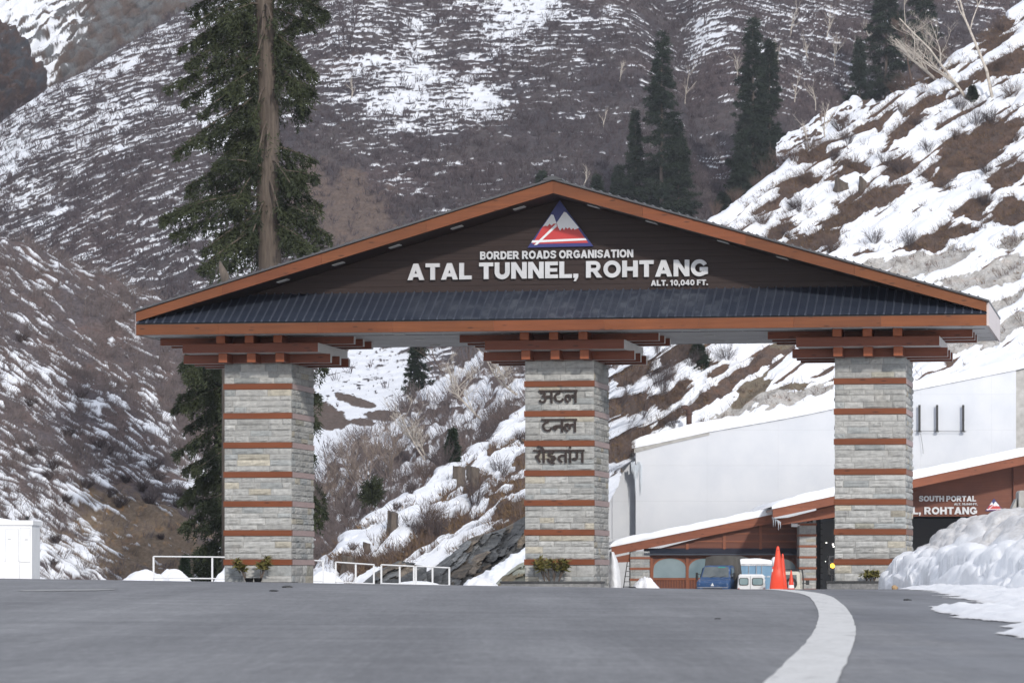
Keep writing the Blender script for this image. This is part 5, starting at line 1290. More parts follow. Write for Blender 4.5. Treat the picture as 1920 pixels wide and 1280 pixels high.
def snow_cap(name, pts, y0, y1, parent, seed, ny=14, round_=.35, amp=.06):
    """pts: (x, zbottom, thickness); soft slab of snow whose front edge rolls over"""
    pts = np.array(pts, float); xs = np.linspace(pts[0, 0], pts[-1, 0], max(20, int((pts[-1, 0]-pts[0, 0])*5)))
    zb = np.interp(xs, pts[:, 0], pts[:, 1]); th = np.interp(xs, pts[:, 0], pts[:, 2])
    prof = [(0, 0.)]+[(round_*(1-cos(a)), sin(a)) for a in np.linspace(.25, pi/2, 6)]+[(s, 1.0) for s in np.linspace(.5, 1, 6)]
    V = []
    for k, (s, h) in enumerate(prof):
        yy = y0+(y1-y0)*s if k > 6 else y0+min(round_, .6)*s
        if k == 0: yy = y0
        n = fbm(xs*.9, np.full(len(xs), k*.35), 3, seed)
        n2 = fbm(xs*2.7, np.full(len(xs), k*.2+7), 2, seed+1)
        V.append(np.stack([xs, np.full(len(xs), yy)+.10*n2*(k < 7), zb+th*h*(1+.25*n)+amp*n2*(k > 0)], -1))
    V = np.array(V)
    o = link(name, raw_mesh(name, V.reshape(-1, 3), grid_faces(len(prof), len(xs)), 4, True), M['snow'], parent)
    return o
cap = [(WL(px, py)[0], WL(px, py)[1]-.02, t/28.) for px, py, t in ((1178, 842, 6), (1186, 840, 16), (1230, 831, 21), (1330, 809, 22), (1440, 790, 21), (1510, 777, 24), (1567, 765, 38), (1640, 748, 30), (1713, 731, 17), (1905, 693, 19), (1990, 672, 22), (2110, 648, 22))]
snow_cap('snow_cap', cap, -.12, 3.2, wall, 3)
m = MB(); m.prism([WL(1148, 1140, DW+1.3), WL(1191.6, 1140, DW+1.3), WL(1191.6, 858, DW+1.3), WL(1148, 872, DW+1.3)], 1.3, 2.2); m.prism([WL(1085, 1140, DW+1.3), WL(1147, 1140, DW+1.3), WL(1147, 872, DW+1.3), WL(1085, 890, DW+1.3)], 1.32, 2.22)
m.build('return_wall', M['wallwhite'], wall)
snow_cap('snow_cap', [(WL(x, y, DW+1.3)[0], WL(x, y, DW+1.3)[1]-.02, t/28.) for x, y, t in ((1085, 890, 15), (1145, 873, 17), (1190, 859, 14))], 1.22, 3.4, wall, 5)
m = MB(); rr = random.Random(4)
for k in range(9):
    x, z = WL(1184+k*2.2, 868+rr.uniform(-4, 4)); l = rr.uniform(.5, 2.4); m.tube([(x, -.05, z), (x+.02, -.05, z-l*.6), (x, -.05, z-l)], [.07, .04, .005], 5)
m.build('icicle_fringe', M['ice'], wall)
# dark brackets with stay rods, on the wall
m_wire = MB()
for i, px in enumerate((1724, 1757, 1806)):
    a = P(px, 808, DW-.35); h = (808-759)/F*DW
    r = empty('wall_bracket', (a[0], DW-.0, a[2]), 0, ['dark upright steel bracket on the white wall, nearest the right pillar', 'dark upright steel bracket on the white wall, middle of the three', 'dark upright steel bracket on the white wall, farthest from the right pillar'][i], 'bracket', 'brackets on the white wall')
    b = MB(); b.box(-.07, .07, -.42, -.28, 0, h); b.box(-.12, .12, -.45, -.2, -.06, .02); b.build('upright', M['black'], r)
    b = MB(); b.tube([(0, -.3, .1), (0, .02, .1)], .04, 6); b.tube([(0, -.3, h-.1), (0, .02, h-.1)], .04, 6); b.build('stand_off', M['black'], r)
a = P(1714, 808, DW-.3); b_ = P(1812, 808.5, DW-.3); m = MB()
m.tube([(a[0], DW-.3, a[2]), (b_[0], DW-.3, b_[2])], .015, 4); q = P(1726, 812, DW-.3); q2 = P(1727, 835, DW-.3); q3 = P(1731, 850, DW-.3)
m.tube([(q[0], q[1], q[2]), (q2[0]+.1, q[1], q2[2]), (q3[0], q[1], q3[2])], .012, 4)
tag(m.build('cable', M['black']), 'thin slack dark cable strung between the brackets on the white wall', 'cable')
# rusty bent vent pipe behind the wall top
M['rust'] = noisy('rusty_steel', (.045, .026, .022), (.11, .06, .045), 4, rough=.75)
D = 252.5; q = P(1292, 806, D); S = D/F
r = empty('vent_pipe', (q[0], D, q[2]-.5), 0, 'rusty brown vent pipe with a bent-over top behind the white wall', 'pipe'); m = MB()
pth = [(0, 0, 0), (0, 0, .5+20*S)]+[(-7*S*(1-cos(a)), 0, .5+(20+0)*S+11*S+8*S*sin(a)-8*S*0) for a in np.linspace(0, pi*.62, 9)]
pth = [(0, 0, 0), (0, 0, .5+34*S)]+[(-8*S*(1-cos(a)), 0, .5+34*S+8*S*sin(a)) for a in np.linspace(.15, pi*.72, 10)]
m.tube(pth, 5.2*S, 12); m.build('tube', M['rust'], r, True)
m = MB(); m.lathe([(5.2*S, 0), (6.6*S, 0), (6.6*S, 3*S), (5.2*S, 3*S)], 14); k = m.build('flange', M['rust'], r, True); k.location.z = .5+29*S

# ================================================================ TUNNEL PORTAL BUILDING
DPn = 226.0; SP = DPn/F; po = P(1515, 1130, DPn)
portal = empty('portal_building', (po[0], DPn, -1.1), 0, 'timber and stone tunnel portal building with snow-covered sloping roofs, partly behind the right pillar', 'building')
def PL(px, py, d=DPn): q = P(px, py, d); return (q[0]-po[0], q[2]+1.1)
def yl_(d): return d-DPn
def ppoly(pts, d): return [PL(x, y, d) for x, y in pts]
# wing: timber wall
d = 227.85; m = MB(); m.prism(ppoly([(1190, 1140), (1499, 1140), (1499, 968), (1448, 972), (1190, 1040)], d), yl_(d), yl_(d)+.3)
wing = m.build('wing_wall', M['portal_wood'], portal)
m = MB()
for x in (1221.5, 1288.5, 1358, 1426, 1496):
    yt = np.interp(x, [1190, 1448, 1499], [1044, 978, 975])
    a, z0 = PL(x-2.6, 1140, d); b, z1 = PL(x+2.6, yt, d); mm = MB(); mm.box(a, b, yl_(d)-.1, yl_(d), z0, z1); mm.build('wall_post', M['portal_post'], wing)
for (y0, y1, x0, x1) in ((1013, 1016, 1300, 1499), (999, 1001.2, 1350, 1499), (1038.5, 1043, 1221, 1499), (1083, 1087, 1221, 1499), (989.5, 991.5, 1400, 1499)):
    a, z1 = PL(x0, y0, d); b, z0 = PL(x1, y1, d); mm = MB(); mm.box(a, b, yl_(d)-.075, yl_(d)-.001, z0, z1); mm.build('wall_rail', M['portal_post'], wing)
# lean-to strip of blue sheet
a, zt = PL(1207, 1027.5, d); b, zb = PL(1498, 1037, d-1); m = MB()
n = 70
for k in range(n):
    x0 = a+(b-a)*k/n; x1 = a+(b-a)*(k+1)/n
    m.add([(x0, yl_(d)-.5, zb), (x1, yl_(d)-.5, zb), (x1, yl_(d)-.02, zt), (x0, yl_(d)-.02, zt)], [(0,1,2,3)])
    m.add([(x0, yl_(d)-.52, zb+.03), (x0+.035, yl_(d)-.52, zb+.03), (x0+.035, yl_(d)-.02, zt+.03), (x0, yl_(d)-.02, zt+.03)], [(0,1,2,3)])
m.box(a, b, yl_(d)-.5, yl_(d)-.45, zb-.1, zb-.01)
m.build('strip_roof', M['canopy'], wing)
# arched windows with frames, lattice below
M['glass'] = noisy('frosted_glass', (.16, .23, .26), (.24, .32, .35), .6, rough=.12, bump=0, spec=.8)
for xc in (1256, 1322, 1391.5, 1461):
    hw = 31; N_ = 14
    arch = [(xc+hw*cos(a), 1068-22*sin(a)**.85) for a in np.linspace(0, pi, N_)]
    poly = [(xc-hw, 1082.5), (xc+hw, 1082.5)]+arch
    m = MB(); m.prism(ppoly(poly, d), yl_(d)-.03, yl_(d)-.002); w_ = m.build('window', M['glass'], wing)
    fr = MB()
    ring = [(xc+hw, 1083)]+arch+[(xc-hw, 1083)]
    for i in range(len(ring)-1):
        (xa, ya), (xb, yb) = ring[i], ring[i+1]
        k = lambda x, y: (xc+(x-xc)*1.075, 1083+(y-1083)*1.07)
        q = [PL(xa, ya, d), PL(xb, yb, d), PL(*k(xb, yb), d), PL(*k(xa, ya), d)]
        fr.prism(q, yl_(d)-.07, yl_(d)-.031)
    fr.build('window_frame', M['portal_post'], w_)
    lt = MB()
    for k in range(13):
        x = xc-hw+1+k*(2*hw-2)/12; a, z0 = PL(x-.7, 1128, d); b, z1 = PL(x+.7, 1087.5, d); lt.box(a, b, yl_(d)-.05, yl_(d)-.002, z0, z1)
    lt.build('lattice', M['portal_post'], wing)
def pier(x0, x1, yt, yb, d, bands, seed, depth=2.0):
    a, z1 = PL(x0, yt, d); b, z0 = PL(x1, yb, d)
    m = MB(); m.box(a, b, yl_(d), yl_(d)+depth, z0, z1); p = m.build('pier', M['mortar'], portal)
    zs = [PL(0, y, d)[1] for y in bands]; bh = .13; lo = [z0]+zs; hi = [z-bh for z in zs]+[z1]; s = MB()
    for k in range(len(lo)):
        if hi[k]-lo[k] < .12: continue
        stone_face(s, a, b, lo[k]+.004, hi[k]-.004, lambda u, z, o: (u, yl_(d)-o, z), seed+k, False, max(1, round((hi[k]-lo[k])/.17)))
        stone_face(s, 0, depth, lo[k]+.004, hi[k]-.004, lambda u, z, o: (b+o, yl_(d)+u, z), seed+k+40, False, max(1, round((hi[k]-lo[k])/.17)))
    s.build('stone_cladding', M['stone'], p, col=True)
    for z in zs:
        m = MB(); m.box(a-.03, b+.05, yl_(d)-.05, yl_(d)+depth+.03, z-bh, z); m.build('wood_band', M['portal_post'], p)
pier(1182, 1218, 1033, 1135, 227.4, (1127, 1105.5, 1084, 1063.5, 1043.5)[::-1][::-1], 5000)
pier(1499, 1530, 969, 1135, 224.5, (1126, 1103, 1083, 1062.5, 1042, 1021.5, 1001, 980.5), 5100)
# roofs: slab, fascia board, snow
def roof(x0, y0, x1, y1, th, dF, dB, nm, snow_t, seed):
    """fascia top edge runs (x0,y0)->(x1,y1) in the photo plane at depth dF"""
    A = PL(x0, y0, dF); B = PL(x1, y1, dF); t = th/F*dF
    m = MB(); m.prism([(A[0], A[1]-t), (B[0], B[1]-t), B, A], yl_(dF), yl_(dF)+.16); rf_ = MB()
    rf_.prism([(A[0]+.02, A[1]-.12), (B[0], B[1]-.12), (B[0], B[1]-.01), (A[0]+.02, A[1]-.01)], yl_(dF)+.161, yl_(dB))
    ro = rf_.build(nm, M['portal_wood'], portal); m.build('roof_fascia', M['fascia_p'], ro)
    tt = [0, .02, .08, .3, .6, 1]; k = [.35, .8, 1, 1, .95, 1.05]
    snow_cap('roof_snow', [(A[0]+(B[0]-A[0])*f-(.06 if f == 0 else 0), A[1]+(B[1]-A[1])*f-.01, snow_t*kk) for f, kk in zip(tt, k)], yl_(dF)-.06, yl_(dB)+.3, ro, seed, amp=.05)
    return ro
M['fascia_p'] = wood('portal_fascia_wood', (.19, .052, .022), (.29, .088, .036), 'x', scale=.8)
roof(1146.5, 1024.5, 1449, 963.5, 16.5, 227.3, 243., 'wing_roof', .42, 11)
m = MB(); m.prism(ppoly([(1153, 1044), (1182, 1038), (1182, 1053), (1156, 1054)], 227.6), yl_(227.6), yl_(227.6)+.2); m.build('eave_bracket', M['fascia_p'], portal)
main = roof(1449, 953.5, 2250, 784, 16.5, 221., 243., 'main_roof', .52, 13)
m = MB(); m.prism(ppoly([(1458, 974), (1468, 972), (1567, 947), (1700, 921), (1700, 948), (1567, 969), (1461, 984)], 222.2), yl_(222.2), yl_(222.2)+.2); m.build('under_beam', M['fascia_p'], portal)
ic = MB(); rr = random.Random(8)
for k in range(9):
    x, z = PL(1448+k*1.9, 968+k*1.2, 221.4); l = rr.uniform(.1, .6); ic.tube([(x, yl_(221.4), z), (x, yl_(221.4), z-l*.5), (x, yl_(221.4), z-l)], [.03, .016, .003], 5)
ic.build('icicles', M['ice'], main)
# headwall right of the pillar, over the dark mouth
d = 224.; m = MB(); m.prism(ppoly([(1531, 967.5), (2180, 967.5), (2180, 815), (1531, 950)], d), yl_(d), yl_(d)+.3); head = m.build('head_wall', M['portal_wood'], portal)
m = MB(); a, z0 = PL(1899, 1140, d); b, z1 = PL(1990, 862, d); m.box(a, b, yl_(d)-.25, yl_(d)-.002, z0, z1); m.build('corner_panel', M['portal_wood'], head)
m = MB(); a, z0 = PL(1890, 1140, d); b, z1 = PL(1898.5, 968, d); m.box(a, b, yl_(d)-.1, yl_(d)+.28, z0, z1-.02); m.build('mouth_post', M['conc'], head)
def plet(body, x0, y0, x1, y1, off, ref=True):
    a, zt = PL(x0, y0, d-.1); b, zb = PL(x1, y1, d-.1)
    lettering('lettering', body, a, b, zb, zt, yl_(d)-.01, .12, M['letters'], head)
plet('SOUTH PORTAL', 1723, 929, 1830, 939.5, .055); plet('ALT. 10,040 FT.', 1789, 942.6, 1833, 946.4, .05)
plet('ATAL TUNNEL, ROHTANG', 1586, 950, 1832, 963.5, .06)
emblem(head, PL(1863.5, 934, d), PL(1847, 957.5, d), PL(1881, 957, d), yl_(d)-.01, .012)
# the dark tunnel mouth behind
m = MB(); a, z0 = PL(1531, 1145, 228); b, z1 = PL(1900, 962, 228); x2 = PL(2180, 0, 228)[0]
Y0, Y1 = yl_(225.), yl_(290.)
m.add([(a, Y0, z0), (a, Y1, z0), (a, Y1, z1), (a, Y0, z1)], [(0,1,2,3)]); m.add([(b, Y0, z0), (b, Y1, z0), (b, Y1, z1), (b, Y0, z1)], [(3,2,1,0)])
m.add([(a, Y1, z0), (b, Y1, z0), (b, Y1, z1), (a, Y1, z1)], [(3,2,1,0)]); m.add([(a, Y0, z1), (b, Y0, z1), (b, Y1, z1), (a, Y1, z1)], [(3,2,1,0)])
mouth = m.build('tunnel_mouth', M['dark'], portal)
m = MB()
for k in range(7): x = a+.06+k*.16; m.box(x, x+.03, yl_(238.), yl_(238.03), z0, z1-.6)
for k in range(14): z = z0+.3+k*.4; m.box(a+.02, a+1.2, yl_(238.04), yl_(238.07), z, z+.03)
m.build('shutter_grille', M['steel'] if 'steel' in M else M['black'], mouth)
for (x, y, r) in ((1549.5, 1017, .035), (1562, 1020, .05), (1563, 1024, .04), (1548, 1052, .02)):
    q = PL(x, y, 236); l = MB(); l.lathe([(0.001, -r), (r*.8, -r*.6), (r, 0), (r*.8, r*.6), (0.001, r)], 8, q[0], yl_(236.)); o = l.build('tunnel_lamp', M['lamp'], mouth); o.location.z = q[1]
# flood lamp and small box on the beam
q = PL(1490, 984, 223.5); m = MB(); m.box(q[0]-.2, q[0]+.16, yl_(223.5)-.2, yl_(223.5)+.1, q[1]-.1, q[1]+.1); m.box(q[0]+.1, q[0]+.3, yl_(223.5)-.03, yl_(224.5), q[1]-.03, q[1]+.03); m.build('flood_lamp', M['white'], portal)
q = PL(1518, 975, 224.2); m = MB(); m.box(q[0]-.16, q[0]-.02, yl_(224.2)-.15, yl_(224.5), q[1]-.14, q[1]+.14); m.box(q[0]+.06, q[0]+.18, yl_(224.2)-.15, yl_(224.5), q[1]-.14, q[1]+.14); m.build('small_lamp', M['black'], portal)
m = MB(); q = PL(1199, 1003, 249.5) ; 
# ladder and gas-bottle-like drum seen beside the wing
q = P(1171, 1110, 232); r_ = empty('ladder', (q[0], 232., -1.1), 0, 'thin dark ladder in the gap beside the left end of the portal building', 'ladder'); m = MB(); H_ = 2.9
m.tube([(-.25, 0, 0), (.2, .5, H_)], .03, 5); m.tube([(.15, 0, 0), (.6, .5, H_)], .03, 5); m.build('rails', M['black'], r_); m = MB()
for k in range(1, 9): f = k/9; m.tube([(-.25+.45*f, .5*f, H_*f), (.15+.45*f, .5*f, H_*f)], .02, 5)
m.build('rungs', M['black'], r_)
# frozen overflow hanging from the eave beside the wing
q = P(1150, 1100, 227.); Vs = []; nu_, nv_ = 14, 24; c = []
for j in range(nv_):
    f = j/(nv_-1); py = 1034+f*76; x0 = np.interp(py, [1034, 1060, 1090, 1112], [1143, 1141, 1141, 1143]); x1 = np.interp(py, [1034, 1050, 1070, 1098, 1112], [1151, 1158, 1162, 1164, 1165])
    for i in range(nu_):
        s = i/(nu_-1); w0 = P(x0+(x1-x0)*s, py, 227.); Vs.append((w0[0]-q[0], -.45*sin(pi*s)+.06*float(perlin(i*.8, j*.35, 6)), w0[2]-q[2]))
o = link('ice_column', raw_mesh('ice_column', np.array(Vs), grid_faces(nv_, nu_), 4, True), M['snow']); o.location = q; tag(o, 'white frozen ice column hanging from the left eave of the portal building', 'ice')

# traffic light in the mouth
q = P(1559, 1060, 222.5); r_ = empty('traffic_light', (q[0], 222.5, -1.0), 0, 'dark traffic light with one lit amber lamp beside the right pillar', 'traffic light')
hz = q[2]+1.0; m = MB(); m.tube([(0, 0, -.1), (0, 0, hz-.5)], .06, 8); m.build('pole', M['black'], r_); m = MB(); m.box(-.2, .2, 0, .22, hz-.55, hz+.6); m.build('housing', M['black'], r_, bevel=.03)
for dz, mt, nm in ((.38, 'dark', 'red_lamp'), (0, 'amber', 'amber_lamp'), (-.38, 'dark', 'green_lamp')):
    m = MB(); m.disc((.06, -.001, hz+dz), .13, thick=.03); m.build(nm, M[mt], r_)
# ================================================================ VEHICLES
M['blue_paint'] = noisy('blue_truck_paint', (.02, .06, .16), (.035, .09, .21), 3, rough=.35, bump=.03, dirt=(5, .55, .7, (.3, .3, .3)))
M['canvas'] = noisy('dark_canvas', (.05, .047, .041), (.105, .098, .088), 2.2, (1, 1, .5), .9, bump=.5, bdist=.05)
M['van_white'] = noisy('van_paint', (.7, .71, .72), (.78, .78, .78), 2, rough=.3, bump=.02)
M['jeep_paint'] = noisy('beige_paint', (.55, .52, .43), (.64, .61, .52), 2, rough=.4, bump=.03)
M['car_glass'] = noisy('car_glass', (.06, .075, .08), (.15, .17, .17), 1.4, rough=.08, bump=0, spec=.8)
M['van_glass'] = noisy('van_glass', (.16, .25, .27), (.28, .36, .37), 1.1, rough=.08, bump=0, spec=.8)
M['tyre'] = noisy('tyre_rubber', (.015, .015, .015), (.03, .03, .03), 9, rough=.9)
M['cont_blue'] = noisy('container_paint', (.13, .25, .38), (.2, .34, .47), 2, (1, 1, .3), .5, bump=.05, dirt=(2, .6, .8, (.3, .26, .22)))
M['chrome'] = noisy('dull_metal', (.4, .4, .42), (.55, .55, .56), 3, rough=.35, metal=.5)
M['green_strip'] = base_mat('green_visor', (.02, .3, .24), .3)[0]
M['lightlens'] = noisy('headlamp_lens', (.5, .5, .48), (.65, .65, .62), 5, rough=.15)
M['tail'] = base_mat('tail_lens', (.4, .03, .02), .3)[0]
M['brown_strap'] = M['rust']
def wheel(parent, x, y, z, r, w, name='wheel'):
    m = MB(); pr = [(r*.55, -w/2), (r*.92, -w/2), (r, -w*.3), (r, w*.3), (r*.92, w/2), (r*.55, w/2)]
    n = 20; vs = [(x+t, y+q*cos(2*pi*k/n), z+q*sin(2*pi*k/n)) for q, t in pr for k in range(n)]
    fs = [(i*n+k, i*n+(k+1) % n, (i+1)*n+(k+1) % n, (i+1)*n+k) for i in range(len(pr)-1) for k in range(n)]
    m.add(vs, fs); o = m.build(name, M['tyre'], parent, True); h = MB(); h.add([(x+s*w*.35, y+r*.56*cos(2*pi*k/n), z+r*.56*sin(2*pi*k/n)) for s in (-1, 1) for k in range(n)], [tuple(range(n-1, -1, -1)), tuple(range(n, 2*n))]); h.build('hub', M['chrome'], o)
def loft_box(m, secs, mi=0):
    """secs: list of rings (each a list of points) joined front to back"""
    n = len(secs[0]); vs = [p for s in secs for p in s]; fs = [tuple(range(n-1, -1, -1))]+[(i*n+k, i*n+(k+1) % n, (i+1)*n+(k+1) % n, (i+1)*n+k) for i in range(len(secs)-1) for k in range(n)]+[tuple(range((len(secs)-1)*n, len(secs)*n))]
    m.add(vs, fs, mi)
# --- blue truck with dark canvas body: front faces -y, x to the right
q = P(1336, 1130, 219.); g_ = float(gz(q[0], 219.))
tr = empty('canvas_truck', (q[0], 219., g_), radians(-17), 'old blue truck with a dark canvas covered body, parked facing the road', 'truck')
m = MB()
def ring(hw, y, z0, z1, c=.12): return [(-hw, y, z0), (hw, y, z0), (hw, y, z1-c), (hw-c, y, z1), (-hw+c, y, z1), (-hw, y, z1-c)]
loft_box(m, [ring(.86, -.02, .55, 1.28, .1), ring(.93, .12, .5, 1.44, .1), ring(.95, .45, .5, 1.50, .08), ring(.88, .62, .55, 1.56, .08), ring(.78, .98, .55, 2.24, .12), ring(.78, 1.9, .55, 2.27, .12)])
cab = m.build('cab', M['blue_paint'], tr, bevel=.03)
def pane(parent, pts, mat, nm, off=(0, -.012, .006)):
    m = MB(); m.add([tuple(np.array(p)+np.array(off)) for p in pts], [tuple(range(len(pts)))]); return m.build(nm, M[mat], parent)
ws = pane(cab, [(-.76, .655, 1.60), (.76, .655, 1.60), (.67, .955, 2.17), (-.67, .955, 2.17)], 'car_glass', 'windscreen', (0, -.02, .01))
pane(cab, [(.1, .925, 2.12), (.5, .925, 2.12), (.5, .955, 2.165), (.1, .955, 2.165)], 'green_strip', 'sun_strip', (0, -.03, .014))
m = MB()
for x in (-.3, .25): m.tube([(x, .6, 1.58), (x+.34, .68, 1.70)], .012, 4)
m.build('wiper', M['black'], cab)
for s in (-1, 1):
    pane(cab, [(s*.875, .72, 1.62), (s*.80, 1.0, 2.12), (s*.80, 1.6, 2.14), (s*.875, 1.6, 1.62)][::s], 'car_glass', 'side_window', (s*.012, 0, 0))
    m = MB(); m.lathe([(.001, 0), (.12, 0), (.13, .03), (.12, .06), (.001, .07)], 14); o = m.build('headlight', M['lightlens'], cab, True); o.rotation_euler = (pi/2, 0, 0); o.location = (s*.66, .03, .82)
    m = MB(); m.tube([(s*.82, .75, 1.75), (s*1.05, .72, 1.78), (s*1.06, .72, 1.6)], .018, 5); m.build('mirror_arm', M['black'], cab)
    m = MB(); m.box(s*1.06-.07, s*1.06+.07, .68, .73, 1.45, 1.86); m.build('mirror', M['black'], cab, bevel=.02)
m = MB(); m.box(-.95, .95, -.16, .02, .45, .66); m.build('bumper', M['black'], tr, bevel=.02)
m = MB(); m.box(-.55, .55, -.045, -.015, .74, 1.0); m.build('grille', M['black'], cab)
m = MB(); m.box(-.86, .86, -.035, -.005, 1.02, 1.06); m.build('trim_strip', M['chrome'], cab)
m = MB(); m.box(-.22, .22, -.19, -.165, .56, .66); m.build('number_plate', M['white'], tr)
m = MB(); m.prism([(-.1, 1.12), (.1, 1.12), (.0, 1.3)], -.03, .0); m.build('badge', M['white'], cab)
m = MB()
def cring(y, hw, z0, zs, zt): return [(-hw, y, z0), (hw, y, z0), (hw+.03, y, zs), (hw-.08, y, zt-.1), (hw*.5, y, zt), (-hw*.5, y, zt), (-hw+.08, y, zt-.1), (-hw-.03, y, zs)]
secs = []
for k, y in enumerate(np.linspace(1.95, 5.2, 12)): secs.append(cring(y, .96+(.02 if k % 3 else 0), .75, 1.6, 2.76+(.0 if k % 3 else .05)+.02*sin(k*2.1)))
loft_box(m, secs); m.build('canvas_cover', M['canvas'], tr, True, bevel=.04)
tr.scale = (1.07, 1.07, 1.06)
m = MB(); m.box(-.9, .9, 1.9, 5.2, .55, .74); m.build('chassis', M['black'], tr)
for x in (-.75, .75):
    wheel(tr, x, .95, .38, .38, .24); wheel(tr, x, 4.1, .38, .38, .3)
# --- white van, rear corner
q = P(1409, 1130, 217.5); g_ = float(gz(q[0], 217.5)); v_ = empty('white_van', (q[0], 217.5, g_), radians(-3), 'white van with two rear side windows parked beside the blue truck', 'van')
m = MB(); 
def vr(y, hw, z0, z1): return [(-hw, y, z0), (hw, y, z0), (hw+.01, y, 1.1), (hw-.07, y, z1-.08), (hw-.16, y, z1), (-hw+.16, y, z1), (-hw+.07, y, z1-.08), (-hw-.01, y, 1.1)]
loft_box(m, [vr(0, .78, .4, 1.80), vr(.08, .82, .35, 1.86), vr(3.2, .82, .35, 1.87), vr(3.5, .78, .4, 1.80)]); vb_ = m.build('body', M['van_white'], v_, bevel=.02)
for (x0, x1) in ((-.72, -.17), (.03, .68)):
    c_ = .07; m = MB(); m.prism([(x0+c_, 1.22), (x1-c_, 1.22), (x1, 1.22+c_), (x1, 1.66-c_), (x1-c_, 1.66), (x0+c_, 1.66), (x0, 1.66-c_), (x0, 1.22+c_)], -.035, -.005); g2 = m.build('window', M['black'], vb_)
    m = MB(); x0 += .035; x1 -= .035; m.prism([(x0+c_, 1.255), (x1-c_, 1.255), (x1, 1.255+c_), (x1, 1.625-c_), (x1-c_, 1.625), (x0+c_, 1.625), (x0, 1.625-c_), (x0, 1.255+c_)], -.042, -.036); m.build('pane', M['van_glass'], g2)
m = MB(); m.box(-.07, -.055, -.02, .0, .5, 1.75); m.build('door_seam', M['black'], vb_)
m = MB(); m.box(-.85, .85, -.12, .0, .35, .55); m.build('bumper', M['black'], v_, bevel=.02)
for x in (-.74, .74):
    m = MB(); m.box(x-.05, x+.05, -.03, .0, .75, 1.05); m.build('tail_light', M['tail'], vb_); wheel(v_, x*.95, .7, .3, .3, .2); wheel(v_, x*.95, 2.8, .3, .3, .2)
# --- blue container with snow on top
q = P(1411, 1130, 223.5); g_ = float(gz(q[0], 223.)); cn = empty('shipping_container', (q[0], 221.6, g_), radians(0), 'light blue shipping container with snow on top behind the white van', 'container')
m = MB(); m.box(-1.2, 1.15, 0, 5.2, .15, 2.52)
m.build('shell', M['cont_blue'], cn, bevel=.03)
for x in (-.62, .0, .60):
    m = MB(); m.box(x-.56, x+.02, -.03, -.002, .25, 2.36); m.build('door_leaf', M['cont_blue'], cn)
for x in (-.35, .1, .42):
    m = MB(); m.tube([(x, -.06, .25), (x, -.06, 2.4)], .025, 6); m.build('lock_rod', M['chrome'], cn)
m = MB(); m.box(-1.2, 1.15, -.05, .02, 2.4, 2.53); m.build('header', M['chrome'], cn)
for (bd, x0, x1, z0, z1) in (('DZD', .5, .66, 1.72, 1.8), ('OCT 9', .72, 1.05, 1.72, 1.8), ('JDZ', .5, .66, 1.52, 1.6)):
    m = MB()
    n_ = len(bd)
    for k in range(n_):
        if bd[k] == ' ': continue
        w_ = (x1-x0)/n_; xx_ = x0+k*w_; m.box(xx_, xx_+w_*.2, -.045, -.032, z0, z1); m.box(xx_+w_*.2, xx_+w_*.75, -.045, -.032, z1-.02, z1); m.box(xx_+w_*.2, xx_+w_*.75, -.045, -.032, z0, z0+.02)
        m.box(xx_+w_*.6, xx_+w_*.8, -.0455, -.0325, z0+.021, z1-.021)
    m.build('marking', M['white'], cn)
snow_cap('roof_snow', [(-1.22, 2.5, .1), (-1.0, 2.5, .3), (-.5, 2.5, .34), (.3, 2.5, .32), (.9, 2.5, .24), (1.18, 2.5, .18)], -.1, 5.2, cn, 21, amp=.03)
m = MB(); m.lathe([(.001, -.36), (.14, -.3), (.2, -.1), (.22, .1), (.14, .24), (.001, .28)], 12); o = m.build('pale_lump', M['snow'], cn, True); o.location = (1.22, -.02, 2.66)  # rounded pale shape standing in for an unidentified cream object at the corner
# --- beige jeep seen from behind
q = P(1474, 1130, 214.); g_ = float(gz(q[0], 214.)); jp = empty('beige_jeep', (q[0], 214., g_), radians(-8), 'beige jeep with a black roof rack and rear spare wheel behind the cones', 'jeep')
m = MB(); loft_box(m, [ring(.80, 0, .5, 1.2, .05), ring(.82, .1, .45, 1.25, .05), ring(.82, 2.3, .45, 1.25, .05), ring(.76, 3.6, .5, 1.15, .1)]); jb = m.build('body', M['jeep_paint'], jp, bevel=.03)
m = MB(); loft_box(m, [ring(.78, .02, 1.22, 1.98, .1), ring(.78, 1.9, 1.22, 2.0, .1), ring(.74, 2.25, 1.22, 1.6, .1)]); jc = m.build('hard_top', M['jeep_paint'], jp, bevel=.03)
m = MB(); m.prism([(-.62, 1.38), (.62, 1.38), (.6, 1.8), (-.6, 1.8)], 0, .018); m.build('rear_window', M['car_glass'], jc)
m = MB()
for x in (-.75, 0, .75): m.tube([(x, -.02, 2.1), (x, 1.9, 2.1)], .025, 5)
for y in (-.02, .6, 1.2, 1.9): m.tube([(-.78, y, 2.1), (.95, y, 2.1)], .025, 5); 
for x in (-.75, .75):
    for y in (0, 1.8): m.tube([(x, y, 1.95), (x, y, 2.12)], .02, 5)
m.tube([(.93, 0, 2.1), (.99, -.02, 1.5), (.97, -.04, .9)], .04, 6)
m.build('roof_rack', M['black'], jp)
wheel(jp, 0, 0, 0, .34, .22, 'spare_wheel'); sp_ = [c for c in jp.children if c.name.startswith('spare_wheel')][-1]; sp_.rotation_euler = (0, 0, pi/2); sp_.location = (.3, -.13, 1.3)
for x in (-.7, .7):
    m = MB(); m.box(x-.06, x+.06, -.03, .0, .75, .95); m.build('tail_light', M['tail'], jb); wheel(jp, x*.98, .7, .36, .36, .22); wheel(jp, x*.98, 2.9, .36, .36, .22)
m = MB(); m.tube([(.8, 1.8, 1.3), (1.1, 1.78, 1.32)], .02, 5); m.box(1.02, 1.22, 1.75, 1.8, 1.22, 1.48); m.build('mirror', M['black'], jp)
